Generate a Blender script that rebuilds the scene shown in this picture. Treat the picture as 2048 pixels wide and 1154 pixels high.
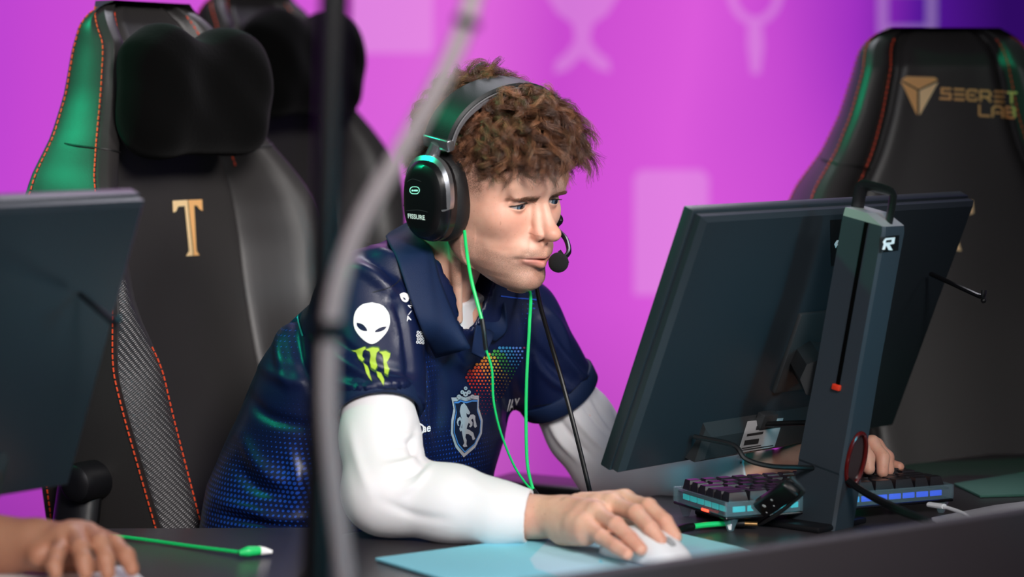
import bpy, bmesh, math, random
import numpy as np
from mathutils import Vector, Matrix
from mathutils.bvhtree import BVHTree
from mathutils.geometry import delaunay_2d_cdt

random.seed(7); RNG = np.random.default_rng(7)
for o in list(bpy.data.objects): bpy.data.objects.remove(o)
scn = bpy.context.scene
COL = scn.collection

# ------------------------------------------------------------------ camera
FPX = 2048*85/36; CZ = 1.27; PITCH = math.atan(387/FPX)
cam_d = bpy.data.cameras.new('camera'); cam = bpy.data.objects.new('camera', cam_d); COL.objects.link(cam)
cam.location = (0, 0, CZ); cam.rotation_euler = (math.pi/2-PITCH, 0, 0)
cam_d.lens = 85; cam_d.sensor_width = 36; cam_d.sensor_fit = 'HORIZONTAL'
cam_d.dof.use_dof = True; cam_d.dof.focus_distance = 3.0; cam_d.dof.aperture_fstop = 2.4
cam_d.clip_start = 0.05
scn.camera = cam

# ------------------------------------------------------------------ world, lights, exposure
w = bpy.data.worlds.new('world'); scn.world = w; w.use_nodes = True
w.node_tree.nodes['Background'].inputs[0].default_value = (0.30, 0.27, 0.36, 1)
w.node_tree.nodes['Background'].inputs[1].default_value = 0.10
scn.view_settings.view_transform = 'Standard'; scn.view_settings.look = 'None'
scn.view_settings.gamma = 1; scn.view_settings.use_curve_mapping = False
scn.view_settings.exposure = 0.0

def area(name, loc, target, size, energy, color, size_y=None, spread=None):
    d = bpy.data.lights.new(name, 'AREA'); d.energy = energy; d.color = color; d.size = size
    if size_y: d.shape = 'RECTANGLE'; d.size_y = size_y
    if spread: d.spread = math.radians(spread)
    o = bpy.data.objects.new(name, d); COL.objects.link(o); o.location = loc
    o.rotation_euler = (Vector(target)-Vector(loc)).to_track_quat('-Z', 'Y').to_euler()
    return o

area('stage_fill_light', (-0.9, -0.6, 2.3), (0.0, 3.0, 1.0), 1.2, 24, (0.95, 0.95, 1.0))
def spot(name, loc, target, energy, color, ang, blend=.5, r=.15):
    d = bpy.data.lights.new(name, 'SPOT'); d.energy = energy; d.color = color; d.spot_size = math.radians(ang); d.spot_blend = blend; d.shadow_soft_size = r
    o = bpy.data.objects.new(name, d); COL.objects.link(o); o.location = loc; o.rotation_euler = (Vector(target)-Vector(loc)).to_track_quat('-Z', 'Y').to_euler(); return o
spot('green_side_light', (-2.6, 3.05, 3.1), (-0.02, 3.32, 1.21), 280, (0.0, 1.0, 0.45), 25, .8)
spot('stage_key_light', (0.70, 0.1, 2.45), (-0.22, 3.0, 0.98), 500, (1.0, 0.95, 0.92), 30, .6, .45)
area('stage_top_light', (0.2, 4.6, 3.2), (0.0, 3.1, 1.0), 1.0, 30, (0.92, 0.9, 1.0))
spot('added_chair_fill', (2.3, 1.3, 2.6), (-0.44, 3.3, 1.0), 190, (1.0, 0.95, 0.92), 20, .8, .3)  # added fill spot, brightens the front of the lettered chair
spot('added_teal_spot', (2.0, 1.2, 1.5), (0.275, 2.86, 0.955), 340, (0.0, 0.72, 0.95), 8, 1.0, .2)  # added narrow spot, tints the monitor back in place of a teal reflection
spot('added_teal_spot', (0.9, 0.9, 1.1), (-0.44, 2.45, 0.98), 190, (0.0, 0.7, 0.95), 11, 1.0, .25)  # added spot giving the neighbour's monitor back the same teal tint

# ------------------------------------------------------------------ helpers
def ray(px, py):
    c, s = math.cos(PITCH), math.sin(PITCH)
    x = (px-1024)/FPX; u = -(py-577)/FPX
    return Vector((x, c+u*s, u*c-s))
def P(px, py, Y):
    r = ray(px, py); t = Y/r.y
    return Vector((r.x*t, Y, CZ+r.z*t))
def PZ(px, py, z):
    r = ray(px, py); t = (z-CZ)/r.z
    return Vector((r.x*t, r.y*t, z))
def project(V):
    V = np.asarray(V, float); x, y, z = V[:, 0], V[:, 1], V[:, 2]-CZ
    c, s = math.cos(PITCH), math.sin(PITCH); d = y*c-z*s; u = z*c+y*s
    return np.stack([1024+FPX*x/d, 577-FPX*u/d], 1)
def lin(r, g, b):
    f = lambda v: (v/255/12.92) if v/255 <= 0.04045 else ((v/255+0.055)/1.055)**2.4
    return (f(r), f(g), f(b), 1)

def mat(name, col, rough=0.5, metal=0.0, spec=0.5, emit=None, es=0.0, coat=0.0, sheen=0.0, bump=None, trans=0.0, alpha=1.0, sss=0.0, var=0.0, varscale=20, glossvar=0):
    m = bpy.data.materials.new(name); m.use_nodes = True
    nt = m.node_tree; b = nt.nodes['Principled BSDF']
    b.inputs['Base Color'].default_value = col; b.inputs['Roughness'].default_value = rough
    b.inputs['Metallic'].default_value = metal; b.inputs['Specular IOR Level'].default_value = spec
    b.inputs['Coat Weight'].default_value = coat; b.inputs['Sheen Weight'].default_value = sheen
    b.inputs['Transmission Weight'].default_value = trans; b.inputs['Alpha'].default_value = alpha
    if emit: b.inputs['Emission Color'].default_value = emit; b.inputs['Emission Strength'].default_value = es
    if sss: b.inputs['Subsurface Weight'].default_value = sss; b.inputs['Subsurface Radius'].default_value = (0.012, 0.005, 0.003); b.inputs['Subsurface Scale'].default_value = 0.5
    tc = nt.nodes.new('ShaderNodeTexCoord')
    if var:
        n = nt.nodes.new('ShaderNodeTexNoise'); n.inputs['Scale'].default_value = varscale; n.inputs['Detail'].default_value = 4
        nt.links.new(tc.outputs['Object'], n.inputs['Vector'])
        mx = nt.nodes.new('ShaderNodeMix'); mx.data_type = 'RGBA'
        mx.inputs[6].default_value = tuple(c*(1-var) for c in col[:3])+(1,); mx.inputs[7].default_value = tuple(min(1, c*(1+var)) for c in col[:3])+(1,)
        nt.links.new(n.outputs[0], mx.inputs[0]); nt.links.new(mx.outputs[2], b.inputs['Base Color'])
    if bump:
        sc, st = bump
        n = nt.nodes.new('ShaderNodeTexNoise'); n.inputs['Scale'].default_value = sc; n.inputs['Detail'].default_value = 5
        nt.links.new(tc.outputs['Object'], n.inputs['Vector'])
        bp = nt.nodes.new('ShaderNodeBump'); bp.inputs['Strength'].default_value = st; bp.inputs['Distance'].default_value = 0.002
        nt.links.new(n.outputs[0], bp.inputs['Height']); nt.links.new(bp.outputs[0], b.inputs['Normal'])
    return m

def thing(name, label, cat, loc=(0, 0, 0), rotz=0, group=None):
    o = bpy.data.objects.new(name, None); COL.objects.link(o); o.empty_display_size = 0.05
    o.location = loc; o.rotation_euler = (0, 0, rotz); o['label'] = label; o['category'] = cat
    if group: o['group'] = group
    return o
def tag(o, label, cat, group=None):
    o['label'] = label; o['category'] = cat
    if group: o['group'] = group
    return o
def structure(o):
    o['kind'] = 'structure'; return o
def mesh(name, V, F, mats, parent=None, smooth=True, midx=None, local=False):
    """link V,F as one object. With a parent, V is in world space unless local=True"""
    me = bpy.data.meshes.new(name)
    V = [tuple(map(float, v)) for v in V] if not isinstance(V, np.ndarray) else V.tolist()
    me.from_pydata(V, [], [list(map(int, f)) for f in F])
    if not isinstance(mats, (list, tuple)): mats = [mats]
    for m in mats: me.materials.append(m)
    if midx is not None: me.polygons.foreach_set('material_index', np.asarray(midx, np.int32))
    me.polygons.foreach_set('use_smooth', [smooth]*len(me.polygons)); me.update()
    o = bpy.data.objects.new(name, me); COL.objects.link(o)
    if parent is not None:
        o.parent = parent
        if not local: o.matrix_parent_inverse = world_of(parent).inverted()
    return o
def world_of(o):
    m = o.matrix_basis.copy() if o.parent is None else world_of(o.parent) @ o.matrix_parent_inverse @ o.matrix_basis
    return m
def auto(o, ang=35):
    me = o.data; bm = bmesh.new(); bm.from_mesh(me)
    for e in bm.edges:
        if len(e.link_faces) == 2 and e.calc_face_angle(0) > math.radians(ang): e.smooth = False
    bm.to_mesh(me); bm.free(); return o
def fast_mesh(name, V, T, mats, parent=None):
    me = bpy.data.meshes.new(name); n = len(V); k = T.shape[1]
    me.vertices.add(n); me.vertices.foreach_set('co', V.astype(np.float32).ravel())
    me.loops.add(T.size); me.loops.foreach_set('vertex_index', T.astype(np.int32).ravel())
    me.polygons.add(len(T)); me.polygons.foreach_set('loop_start', np.arange(0, T.size, k, dtype=np.int32))
    me.polygons.foreach_set('use_smooth', np.ones(len(T), bool))
    if not isinstance(mats, (list, tuple)): mats = [mats]
    for m in mats: me.materials.append(m)
    me.update(calc_edges=True); me.validate()
    o = bpy.data.objects.new(name, me); COL.objects.link(o)
    if parent is not None: o.parent = parent; o.matrix_parent_inverse = world_of(parent).inverted()
    return o

def crom(pts, n=8):
    pts = [Vector(p) for p in pts]
    if len(pts) < 3: return [pts[0].lerp(pts[-1], i/n) for i in range(n+1)]
    Q = [pts[0]*2-pts[1]]+pts+[pts[-1]*2-pts[-2]]; out = []
    for i in range(1, len(Q)-2):
        a, b, c, d = Q[i-1:i+3]
        for k in range(n):
            t = k/n
            out.append(0.5*((2*b)+(c-a)*t+(2*a-5*b+4*c-d)*t*t+(3*b-a-3*c+d)*t**3))
    out.append(pts[-1]); return out
class MB:
    def __init__(s): s.V = []; s.F = []; s.M = []
    def add(s, V, F, m=0):
        n = len(s.V); s.V += [Vector(v) for v in V]; s.F += [[n+i for i in f] for f in F]; s.M += [m]*len(F); return s
    def xf(s, M):
        s.V = [M @ v for v in s.V]; return s
    def box(s, c, size, R=None, bev=0.0, m=0, seg=2):
        bm = bmesh.new(); bmesh.ops.create_cube(bm, size=1)
        for v in bm.verts: v.co = Vector((v.co.x*size[0], v.co.y*size[1], v.co.z*size[2]))
        if bev: bmesh.ops.bevel(bm, geom=list(bm.edges), offset=bev, segments=seg, profile=0.5, affect='EDGES')
        R = R or Matrix.Identity(3); c = Vector(c)
        bm.verts.index_update()
        s.add([R @ v.co + c for v in bm.verts], [[v.index for v in f.verts] for f in bm.faces], m); bm.free(); return s
    def tube(s, pts, r, n=10, smooth=6, m=0, cap=True, flat=None):
        pts = crom(pts, smooth) if smooth else [Vector(p) for p in pts]
        N = len(pts); rad = r if callable(r) else (lambda t: r if not isinstance(r, (list, tuple)) else float(np.interp(t, np.linspace(0, 1, len(r)), r)))
        t0 = (pts[1]-pts[0]).normalized(); up = Vector((0, 0, 1)) if abs(t0.z) < .9 else Vector((1, 0, 0))
        a = t0.cross(up).normalized(); V = []
        for i, p in enumerate(pts):
            t = (pts[min(i+1, N-1)]-pts[max(i-1, 0)]).normalized()
            a = (a-t*a.dot(t)).normalized(); b = t.cross(a); rr = rad(i/(N-1))
            fl = flat or 1
            for k in range(n):
                an = 2*math.pi*k/n; V.append(p+a*math.cos(an)*rr+b*math.sin(an)*rr*fl)
        F = [[i*n+k, i*n+(k+1) % n, (i+1)*n+(k+1) % n, (i+1)*n+k] for i in range(N-1) for k in range(n)]
        if cap: F.append(list(range(n))[::-1]); F.append([(N-1)*n+k for k in range(n)])
        return s.add(V, F, m)
    def ball(s, c, r, n=16, m=0, R=None):
        c = Vector(c); r = (r, r, r) if not isinstance(r, (tuple, list)) else r; V = []; F = []
        for i in range(1, n):
            th = math.pi*i/n
            for k in range(2*n):
                ph = math.pi*k/n; v = Vector((r[0]*math.sin(th)*math.cos(ph), r[1]*math.sin(th)*math.sin(ph), r[2]*math.cos(th)))
                V.append(c+(R @ v if R else v))
        for i in range(n-2):
            for k in range(2*n):
                a = i*2*n+k; b = i*2*n+(k+1) % (2*n); F.append([a, a+2*n, b+2*n, b])
        t = Vector((0, 0, r[2])); V += [c+(R @ t if R else t), c-(R @ t if R else t)]; q = len(V)
        for k in range(2*n):
            F.append([q-2, k, (k+1) % (2*n)]); F.append([q-1, (n-2)*2*n+(k+1) % (2*n), (n-2)*2*n+k])
        return s.add(V, F, m)
    def cyl(s, a, b, r, n=24, m=0, r2=None):
        return s.tube([a, b], [r, r2 if r2 is not None else r], n=n, smooth=0, m=m)
    def prism(s, poly, M, depth, m=0):
        """poly 2D in XY plane of matrix M, extruded +Z by depth"""
        n = len(poly); V = [M @ Vector((x, y, 0)) for x, y in poly]+[M @ Vector((x, y, depth)) for x, y in poly]
        F = [list(range(n))[::-1], list(range(n, 2*n))]+[[i, (i+1) % n, n+(i+1) % n, n+i] for i in range(n)]
        return s.add(V, F, m)
    def loft(s, rings, m=0, close=True, cap=True):
        n = len(rings[0]); V = [v for r in rings for v in r]; F = []
        for i in range(len(rings)-1):
            for k in range(n if close else n-1):
                F.append([i*n+k, i*n+(k+1) % n, (i+1)*n+(k+1) % n, (i+1)*n+k])
        if cap: F.append(list(range(n))[::-1]); F.append([(len(rings)-1)*n+k for k in range(n)])
        return s.add(V, F, m)
    def build(s, name, mats, parent=None, smooth=True, local=False, ang=35):
        o = mesh(name, s.V, s.F, mats, parent, smooth, s.M, local)
        if smooth and len(s.V) < 60000: auto(o, ang)
        return o

# ---------------------------------------------------------------- implicit surfaces (numpy)
def sl(a): return np.sqrt((a*a).sum(-1))
def smin(a, b, k):
    h = np.clip(0.5+0.5*(b-a)/k, 0, 1); return b+(a-b)*h-k*h*(1-h)
def smax(a, b, k): return -smin(-a, -b, k)
def cap(p, a, b, ra, rb=None):
    a = np.asarray(a, float); b = np.asarray(b, float); rb = ra if rb is None else rb
    ba = b-a; t = np.clip(((p-a)@ba)/max(ba@ba, 1e-12), 0, 1)
    return sl(p-a-t[:, None]*ba)-(ra+(rb-ra)*t)
def ell(p, c, r, R=None):
    q = p-np.asarray(c, float)
    if R is not None: q = q@np.asarray(R, float)
    r = np.asarray(r, float); k0 = sl(q/r); k1 = sl(q/(r*r))
    return k0*(k0-1)/np.maximum(k1, 1e-9)
def g(v, s): return np.exp(-(v/s)**2)

def surf(fn, lo, hi, h, it=2, S=4):
    lo = np.asarray(lo, float); n = (np.ceil((np.asarray(hi)-lo)/h/S).astype(int)*S)+1
    nc = (n-1)//S+1
    ax = [lo[i]+np.arange(nc[i])*h*S for i in range(3)]
    G = np.stack(np.meshgrid(*ax, indexing='ij'), -1).reshape(-1, 3)
    dc = fn(G).reshape(nc).astype(np.float32)
    act = np.abs(dc) < h*S*2.6
    D = np.repeat(np.repeat(np.repeat(dc, S, 0), S, 1), S, 2); A = np.repeat(np.repeat(np.repeat(act, S, 0), S, 1), S, 2)
    off = S//2
    D = np.pad(D, ((off, 0),)*3, mode='edge')[:n[0], :n[1], :n[2]]; A = np.pad(A, ((off, 0),)*3, mode='edge')[:n[0], :n[1], :n[2]]
    idx = np.argwhere(A); pts = lo+idx*h; D = D.copy()
    out = np.concatenate([fn(pts[i:i+400000]) for i in range(0, len(pts), 400000)])
    D[idx[:, 0], idx[:, 1], idx[:, 2]] = out
    B = D < 0
    c = B[:-1, :-1, :-1].astype(np.int8)*0
    for dx in (0, 1):
        for dy in (0, 1):
            for dz in (0, 1): c += B[dx:B.shape[0]-1+dx, dy:B.shape[1]-1+dy, dz:B.shape[2]-1+dz]
    ci = np.argwhere((c > 0) & (c < 8)); cid = -np.ones(c.shape, np.int64); cid[ci[:, 0], ci[:, 1], ci[:, 2]] = np.arange(len(ci))
    acc = np.zeros((len(ci), 3)); cnt = np.zeros(len(ci))
    corners = [(a, b, d) for a in (0, 1) for b in (0, 1) for d in (0, 1)]
    for A0 in corners:
        for axx in range(3):
            if A0[axx] == 0:
                B0 = list(A0); B0[axx] = 1
                d0 = D[ci[:, 0]+A0[0], ci[:, 1]+A0[1], ci[:, 2]+A0[2]]; d1 = D[ci[:, 0]+B0[0], ci[:, 1]+B0[1], ci[:, 2]+B0[2]]
                x = (d0 < 0) != (d1 < 0); t = np.where(x, d0/np.where(x, d0-d1, 1), 0)
                p = np.tile(np.array(A0, float), (len(ci), 1)); p[:, axx] = t
                acc += p*x[:, None]; cnt += x
    V = lo+(ci+acc/cnt[:, None])*h
    Q = []
    for axx in range(3):
        b0 = [slice(None)]*3; b1 = [slice(None)]*3; b0[axx] = slice(0, -1); b1[axx] = slice(1, None)
        X = B[tuple(b0)] != B[tuple(b1)]; e = np.argwhere(X)
        o1, o2 = [(1, 2), (2, 0), (0, 1)][axx]
        e = e[(e[:, o1] > 0) & (e[:, o2] > 0) & (e[:, o1] < c.shape[o1]) & (e[:, o2] < c.shape[o2])]
        ins = B[e[:, 0], e[:, 1], e[:, 2]]
        def cell(d1, d2):
            q = e.copy(); q[:, o1] -= d1; q[:, o2] -= d2; return cid[q[:, 0], q[:, 1], q[:, 2]]
        q = np.stack([cell(1, 1), cell(0, 1), cell(0, 0), cell(1, 0)], 1)
        q[~ins] = q[~ins][:, ::-1]; Q.append(q)
    Q = np.concatenate(Q); Q = Q[(Q >= 0).all(1)]
    for _ in range(it):
        e = h*0.4; gr = np.stack([fn(V+np.eye(3)[i]*e)-fn(V-np.eye(3)[i]*e) for i in range(3)], 1)/(2*e)
        d = fn(V); gn = np.maximum((gr*gr).sum(1), 0.05)
        st = -(d/gn)[:, None]*gr; l = sl(st); st *= np.minimum(1, h*0.5/np.maximum(l, 1e-9))[:, None]; V = V+st*0.8
    return V, Q
def smooth_table(xs, ys, n=400, s=3):
    o = np.argsort(xs); xs = np.array(xs, float)[o]; ys = np.array(ys, float)[o]
    X = np.linspace(xs[0], xs[-1], n); Y = np.interp(X, xs, ys); w_ = int(n*s/100)
    K = np.hanning(2*w_+3); K /= K.sum(); Yp = np.pad(Y, w_+1, mode='reflect', reflect_type='odd'); Y = np.convolve(Yp, K, 'valid')
    return lambda z: np.interp(z, X, Y)
def normals_of(V, Q):
    if Q.shape[1] == 4: fn_ = np.cross(V[Q[:, 2]]-V[Q[:, 0]], V[Q[:, 3]]-V[Q[:, 1]])
    else: fn_ = np.cross(V[Q[:, 1]]-V[Q[:, 0]], V[Q[:, 2]]-V[Q[:, 0]])
    N = np.zeros_like(V)
    for k in range(Q.shape[1]): np.add.at(N, Q[:, k], fn_)
    return N/np.maximum(sl(N), 1e-12)[:, None]
def set_attr(o, name, arr):
    a = o.data.attributes.new(name, 'FLOAT', 'POINT'); a.data.foreach_set('value', np.asarray(arr, np.float32))
def folds(V, N, lines):
    """raise or sink soft ridges along lines drawn on the cloth"""
    UV = project(V); front = (N*(V-np.array([0, 0, CZ]))).sum(1) < 0; disp = np.zeros(len(V))
    for pts, amp, wd in lines:
        c = np.array([(v.x, v.y) for v in crom([(a, b, 0) for a, b in pts], 6)])
        d = np.full(len(V), 1e9); tt = np.zeros(len(V))
        sel = front & (UV[:, 0] > c[:, 0].min()-4*wd) & (UV[:, 0] < c[:, 0].max()+4*wd) & (UV[:, 1] > c[:, 1].min()-4*wd) & (UV[:, 1] < c[:, 1].max()+4*wd)
        U = UV[sel]
        if len(U) == 0: continue
        dd = np.full(len(U), 1e9); t_ = np.zeros(len(U))
        for i in range(len(c)-1):
            a, b = c[i], c[i+1]; ab = b-a; t = np.clip(((U-a)@ab)/(ab@ab+1e-9), 0, 1); q = np.hypot(*(U-a-t[:, None]*ab).T)
            m = q < dd; dd[m] = q[m]; t_[m] = (i+t[m])/(len(c)-1)
        disp[sel] += amp*np.exp(-(dd/wd)**2)*np.sin(np.pi*np.clip(t_, .04, .96))**0.6
    return V+N*disp[:, None]

# ---------------------------------------------------------------- decals: marks printed on a surface
def bvh(*objs):
    V = []; F = []
    for o in objs:
        M = world_of(o); n = len(V); V += [M @ v.co for v in o.data.vertices]; F += [[n+i for i in p.vertices] for p in o.data.polygons]
    return BVHTree.FromPolygons(V, F)
CAMP = Vector((0, 0, CZ))
def onto(tree, px, py, off=0.0007):
    r = ray(px, py).normalized(); h = tree.ray_cast(CAMP, r)
    if h[0] is None: return None
    n = h[1];  n = -n if n.dot(r) > 0 else n
    return h[0]+n*off, n
def inside(pt, polys):
    x, y = pt; c = False
    for poly in polys:
        j = len(poly)-1
        for i in range(len(poly)):
            xi, yi = poly[i]; xj, yj = poly[j]
            if (yi > y) != (yj > y) and x < (xj-xi)*(y-yi)/(yj-yi)+xi: c = not c
            j = i
    return c
def decal(name, tree, polys, m, parent, step=6, off=0.0007, thick=0.0):
    """flat shapes (even-odd) laid on the surface the photograph shows them on"""
    mb = MB(); decal_into(mb, tree, polys, step, off, 0, thick)
    return mb.build(name, m, parent)
def decal_into(mb, tree, polys, step=6, off=0.0007, mi=0, thick=0.0):
    pts = []; ed = []
    for poly in polys:
        s0 = len(pts); q = []
        for i in range(len(poly)):
            a = Vector(poly[i]); b = Vector(poly[(i+1) % len(poly)]); k = max(1, int((b-a).length/step))
            for j in range(k): q.append(a.lerp(b, j/k))
        pts += q; ed += [(s0+i, s0+(i+1) % len(q)) for i in range(len(q))]
    xs = [p[0] for p in pts]; ys = [p[1] for p in pts]
    x = min(xs)+step/2
    while x < max(xs):
        y = min(ys)+step/2
        while y < max(ys):
            if inside((x, y), polys): pts.append(Vector((x, y)))
            y += step
        x += step
    r = delaunay_2d_cdt(pts, ed, [], 0, 1e-4); V = []; ok = []
    vs = r[0]
    for v in vs:
        h = onto(tree, v[0], v[1], off+thick); ok.append(h is not None); V.append(h[0] if h else Vector((0, 0, 0)))
    F = []
    for f in r[2]:
        c = sum((vs[i] for i in f), Vector((0, 0)))/len(f)
        if all(ok[i] for i in f) and inside(c, polys):
            if max((V[f[0]]-V[f[1]]).length, (V[f[1]]-V[f[2]]).length) < 0.03: F.append(list(f))
    mb.add(V, F, mi)
def text_polys(s, bold=0.0):
    cu = bpy.data.curves.new('t', 'FONT'); cu.body = s; cu.offset = bold; cu.resolution_u = 3
    o = bpy.data.objects.new('t', cu); COL.objects.link(o)
    dg = bpy.context.evaluated_depsgraph_get(); me = bpy.data.meshes.new_from_object(o.evaluated_get(dg))
    V = [v.co.copy() for v in me.vertices]; F = [list(p.vertices) for p in me.polygons]
    bpy.data.objects.remove(o); bpy.data.curves.remove(cu); bpy.data.meshes.remove(me); return V, F
def text_into(mb, tree, s, org, ux, uy, bold=0.0, off=0.0008, mi=0, cut=None):
    """org: left end of the baseline, ux: vector of the whole line, uy: vector of capital height"""
    V, F = text_polys(s, bold); x0 = min(v.x for v in V); x1 = max(v.x for v in V); y0 = 0.0; y1 = 0.73
    out = []; ok = []
    for v in V:
        u = (v.x-x0)/(x1-x0); w_ = (v.y-y0)/(y1-y0)
        px = org[0]+ux[0]*u+uy[0]*w_; py = org[1]+ux[1]*u+uy[1]*w_; h = onto(tree, px, py, off)
        out.append(h[0] if h else Vector((0, 0, 0))); ok.append(h is not None and (cut is None or px > cut))
    mb.add(out, [f for f in F if all(ok[i] for i in f)], mi)
def strip_on(tree, pts, wpx, n=5):
    """closed polygon around a drawn line"""
    c = [Vector((v.x, v.y)) for v in crom([(a, b, 0) for a, b in pts], n)]; L = []; R_ = []
    for i, p in enumerate(c):
        t = (c[min(i+1, len(c)-1)]-c[max(i-1, 0)]).normalized(); q = Vector((-t.y, t.x))*wpx/2; L.append(tuple(p+q)); R_.append(tuple(p-q))
    return L+R_[::-1]

#@@STAGE
# ================================================================ STAGE SETTING
M_black = mat('black_plastic', lin(17, 17, 20), 0.35, bump=(900, .05))
M_floor = mat('stage_floor', lin(26, 22, 30), 0.35, var=.3, varscale=3)
M_wall = mat('dark_wall', lin(30, 18, 40), 0.8)
M_desk = mat('desk_laminate', lin(62, 58, 62), 0.30, spec=.6, bump=(300, .08), var=.1, varscale=40)
M_panel = mat('desk_panel', lin(50, 45, 50), 0.6, bump=(500, .1), var=.08, varscale=6)

def led_mat(light=False):
    m = bpy.data.materials.new('led_screen_icon' if light else 'led_screen_picture'); m.use_nodes = True; nt = m.node_tree; nt.nodes.clear()
    out = nt.nodes.new('ShaderNodeOutputMaterial'); em = nt.nodes.new('ShaderNodeEmission'); nt.links.new(em.outputs[0], out.inputs[0])
    g_ = nt.nodes.new('ShaderNodeNewGeometry'); sx = nt.nodes.new('ShaderNodeSeparateXYZ'); nt.links.new(g_.outputs['Position'], sx.inputs[0])
    nz = nt.nodes.new('ShaderNodeTexNoise'); nz.inputs['Scale'].default_value = 1.1; nz.inputs['Detail'].default_value = 2; nt.links.new(g_.outputs['Position'], nz.inputs['Vector'])
    mr = nt.nodes.new('ShaderNodeMapRange'); mr.inputs[1].default_value = -1.8; mr.inputs[2].default_value = 1.5; nt.links.new(sx.outputs[0], mr.inputs[0])
    ad = nt.nodes.new('ShaderNodeMath'); ad.operation = 'MULTIPLY_ADD'; ad.inputs[1].default_value = 0.09; nt.links.new(nz.outputs[0], ad.inputs[0]); nt.links.new(mr.outputs[0], ad.inputs[2])
    cr = nt.nodes.new('ShaderNodeValToRGB'); nt.links.new(ad.outputs[0], cr.inputs[0]); e = cr.color_ramp
    stops = [(-1.7, (165, 52, 203)), (-1.15, (198, 72, 211)), (-.45, (214, 92, 216)), (-.1, (224, 104, 220)), (.12, (201, 74, 207)), (.42, (219, 90, 219)), (.66, (196, 72, 208)), (.86, (158, 48, 192)), (1.03, (84, 22, 150)), (1.25, (46, 10, 96))]
    while len(e.elements) < len(stops): e.elements.new(0.5)
    for el, (x, c) in zip(e.elements, stops): el.position = (x+1.8)/3.3+0.045; el.color = lin(*c)
    mz = nt.nodes.new('ShaderNodeMapRange'); mz.inputs[1].default_value = -0.1; mz.inputs[2].default_value = 0.75; mz.inputs[3].default_value = 0.45; mz.inputs[4].default_value = 1.0
    nt.links.new(sx.outputs[2], mz.inputs[0])
    em.inputs[1].default_value = 1.0
    vm = nt.nodes.new('ShaderNodeVectorMath'); vm.operation = 'SCALE'; nt.links.new(cr.outputs[0], vm.inputs[0]); nt.links.new(mz.outputs[0], vm.inputs['Scale'])
    if light:
        mx = nt.nodes.new('ShaderNodeMix'); mx.data_type = 'RGBA'; mx.inputs[0].default_value = 0.17; mx.inputs[7].default_value = (1, .75, 1, 1)
        nt.links.new(vm.outputs[0], mx.inputs[6]); nt.links.new(mx.outputs[2], em.inputs[0])
    else: nt.links.new(vm.outputs[0], em.inputs[0])
    return m
YW = 6.0
structure(MB().box((0, 3, -.05), (12, 12, .1)).build('floor', M_floor, smooth=False))
structure(MB().box((0, YW+.25, 2), (12, .1, 4)).build('wall_back', M_wall, smooth=False))
scr = thing('led_screen', 'huge glowing magenta and violet stage screen with ghostly icons behind the players', 'screen', (0, YW+.1, 0))
MB().box((0, YW+.05, 1.7), (8, .1, 3.3)).build('screen_panel', led_mat(), scr, smooth=False)
M_icon = led_mat(True)
def icon(name, polys):
    mb = MB()
    for poly in polys:
        a = [P(x, y, YW-.012) for x, y in poly]; b = [v+Vector((0, .014, 0)) for v in a]; n = len(a)
        mb.add(a+b, [list(range(n)), list(range(n, 2*n))[::-1]]+[[i, (i+1) % n, n+(i+1) % n, n+i] for i in range(n)])
    mb.build(name, M_icon, scr, smooth=False)
def rrect(x0, y0, x1, y1, r, n=5):
    o = []
    for cx, cy, a0 in ((x1-r, y0+r, -90), (x1-r, y1-r, 0), (x0+r, y1-r, 90), (x0+r, y0+r, 180)):
        for i in range(n+1):
            a = math.radians(a0+90*i/n); o.append((cx+r*math.cos(a), cy+r*math.sin(a)))
    return o
def ringpoly(cx, cy, rx, ry, wd, n=28, a0=0, a1=360):
    o = [(cx+rx*math.cos(math.radians(a0+(a1-a0)*i/n)), cy+ry*math.sin(math.radians(a0+(a1-a0)*i/n))) for i in range(n+1)]
    q = [(cx+(rx-wd)*math.cos(math.radians(a0+(a1-a0)*i/n)), cy+(ry-wd)*math.sin(math.radians(a0+(a1-a0)*i/n))) for i in range(n+1)]
    return o+q[::-1]
icon('screen_icon', [rrect(700, -80, 866, 106, 14)])
icon('screen_icon', [[(1092, -80), (1240, -80), (1238, -10), (1215, 28), (1186, 48), (1180, 80), (1196, 104), (1218, 120), (1222, 145), (1195, 138), (1165, 112), (1135, 140), (1108, 148), (1112, 122), (1134, 104), (1150, 80), (1146, 48), (1115, 26), (1094, -8)]])
icon('screen_icon', [ringpoly(1511, -20, 56, 70, 16), [(1496, 50), (1524, 50), (1528, 92), (1520, 148), (1504, 148), (1496, 92)]])
icon('screen_icon', [[(1282, 340), (1404, 340), (1418, 354), (1418, 590), (1268, 590), (1268, 354)]])
icon('screen_icon', [ringpoly(1815, 20, 82, 70, 26, 4, 45, 405)])

# desks
E1 = PZ(1270, 995, .75); E2 = PZ(700, 1065, .75); ed = (E1-E2).normalized()
L1 = PZ(1520, 1088, .85); L2 = PZ(2048, 1012, .85); ld = (L2-L1).normalized()
def slab(mb, poly, z0, z1, bev=0.003):
    bm = bmesh.new(); vs = [bm.verts.new((p[0], p[1], z0)) for p in poly]; f = bm.faces.new(vs)
    r = bmesh.ops.extrude_face_region(bm, geom=[f]); 
    for v in [v for v in r['geom'] if isinstance(v, bmesh.types.BMVert)]: v.co.z = z1
    bmesh.ops.recalc_face_normals(bm, faces=bm.faces)
    bmesh.ops.bevel(bm, geom=list(bm.edges), offset=bev, segments=2, affect='EDGES', profile=.5)
    bm.verts.index_update(); mb.add([v.co.copy() for v in bm.verts], [[v.index for v in f.verts] for f in bm.faces]); bm.free(); return mb
def desk_leg(parent, x, y):
    mb = MB().box((x, y, .37), (.05, .05, .69), bev=.004).box((x, y, .0175), (.09, .3, .035), bev=.004); mb.build('leg', M_black, parent)
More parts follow.
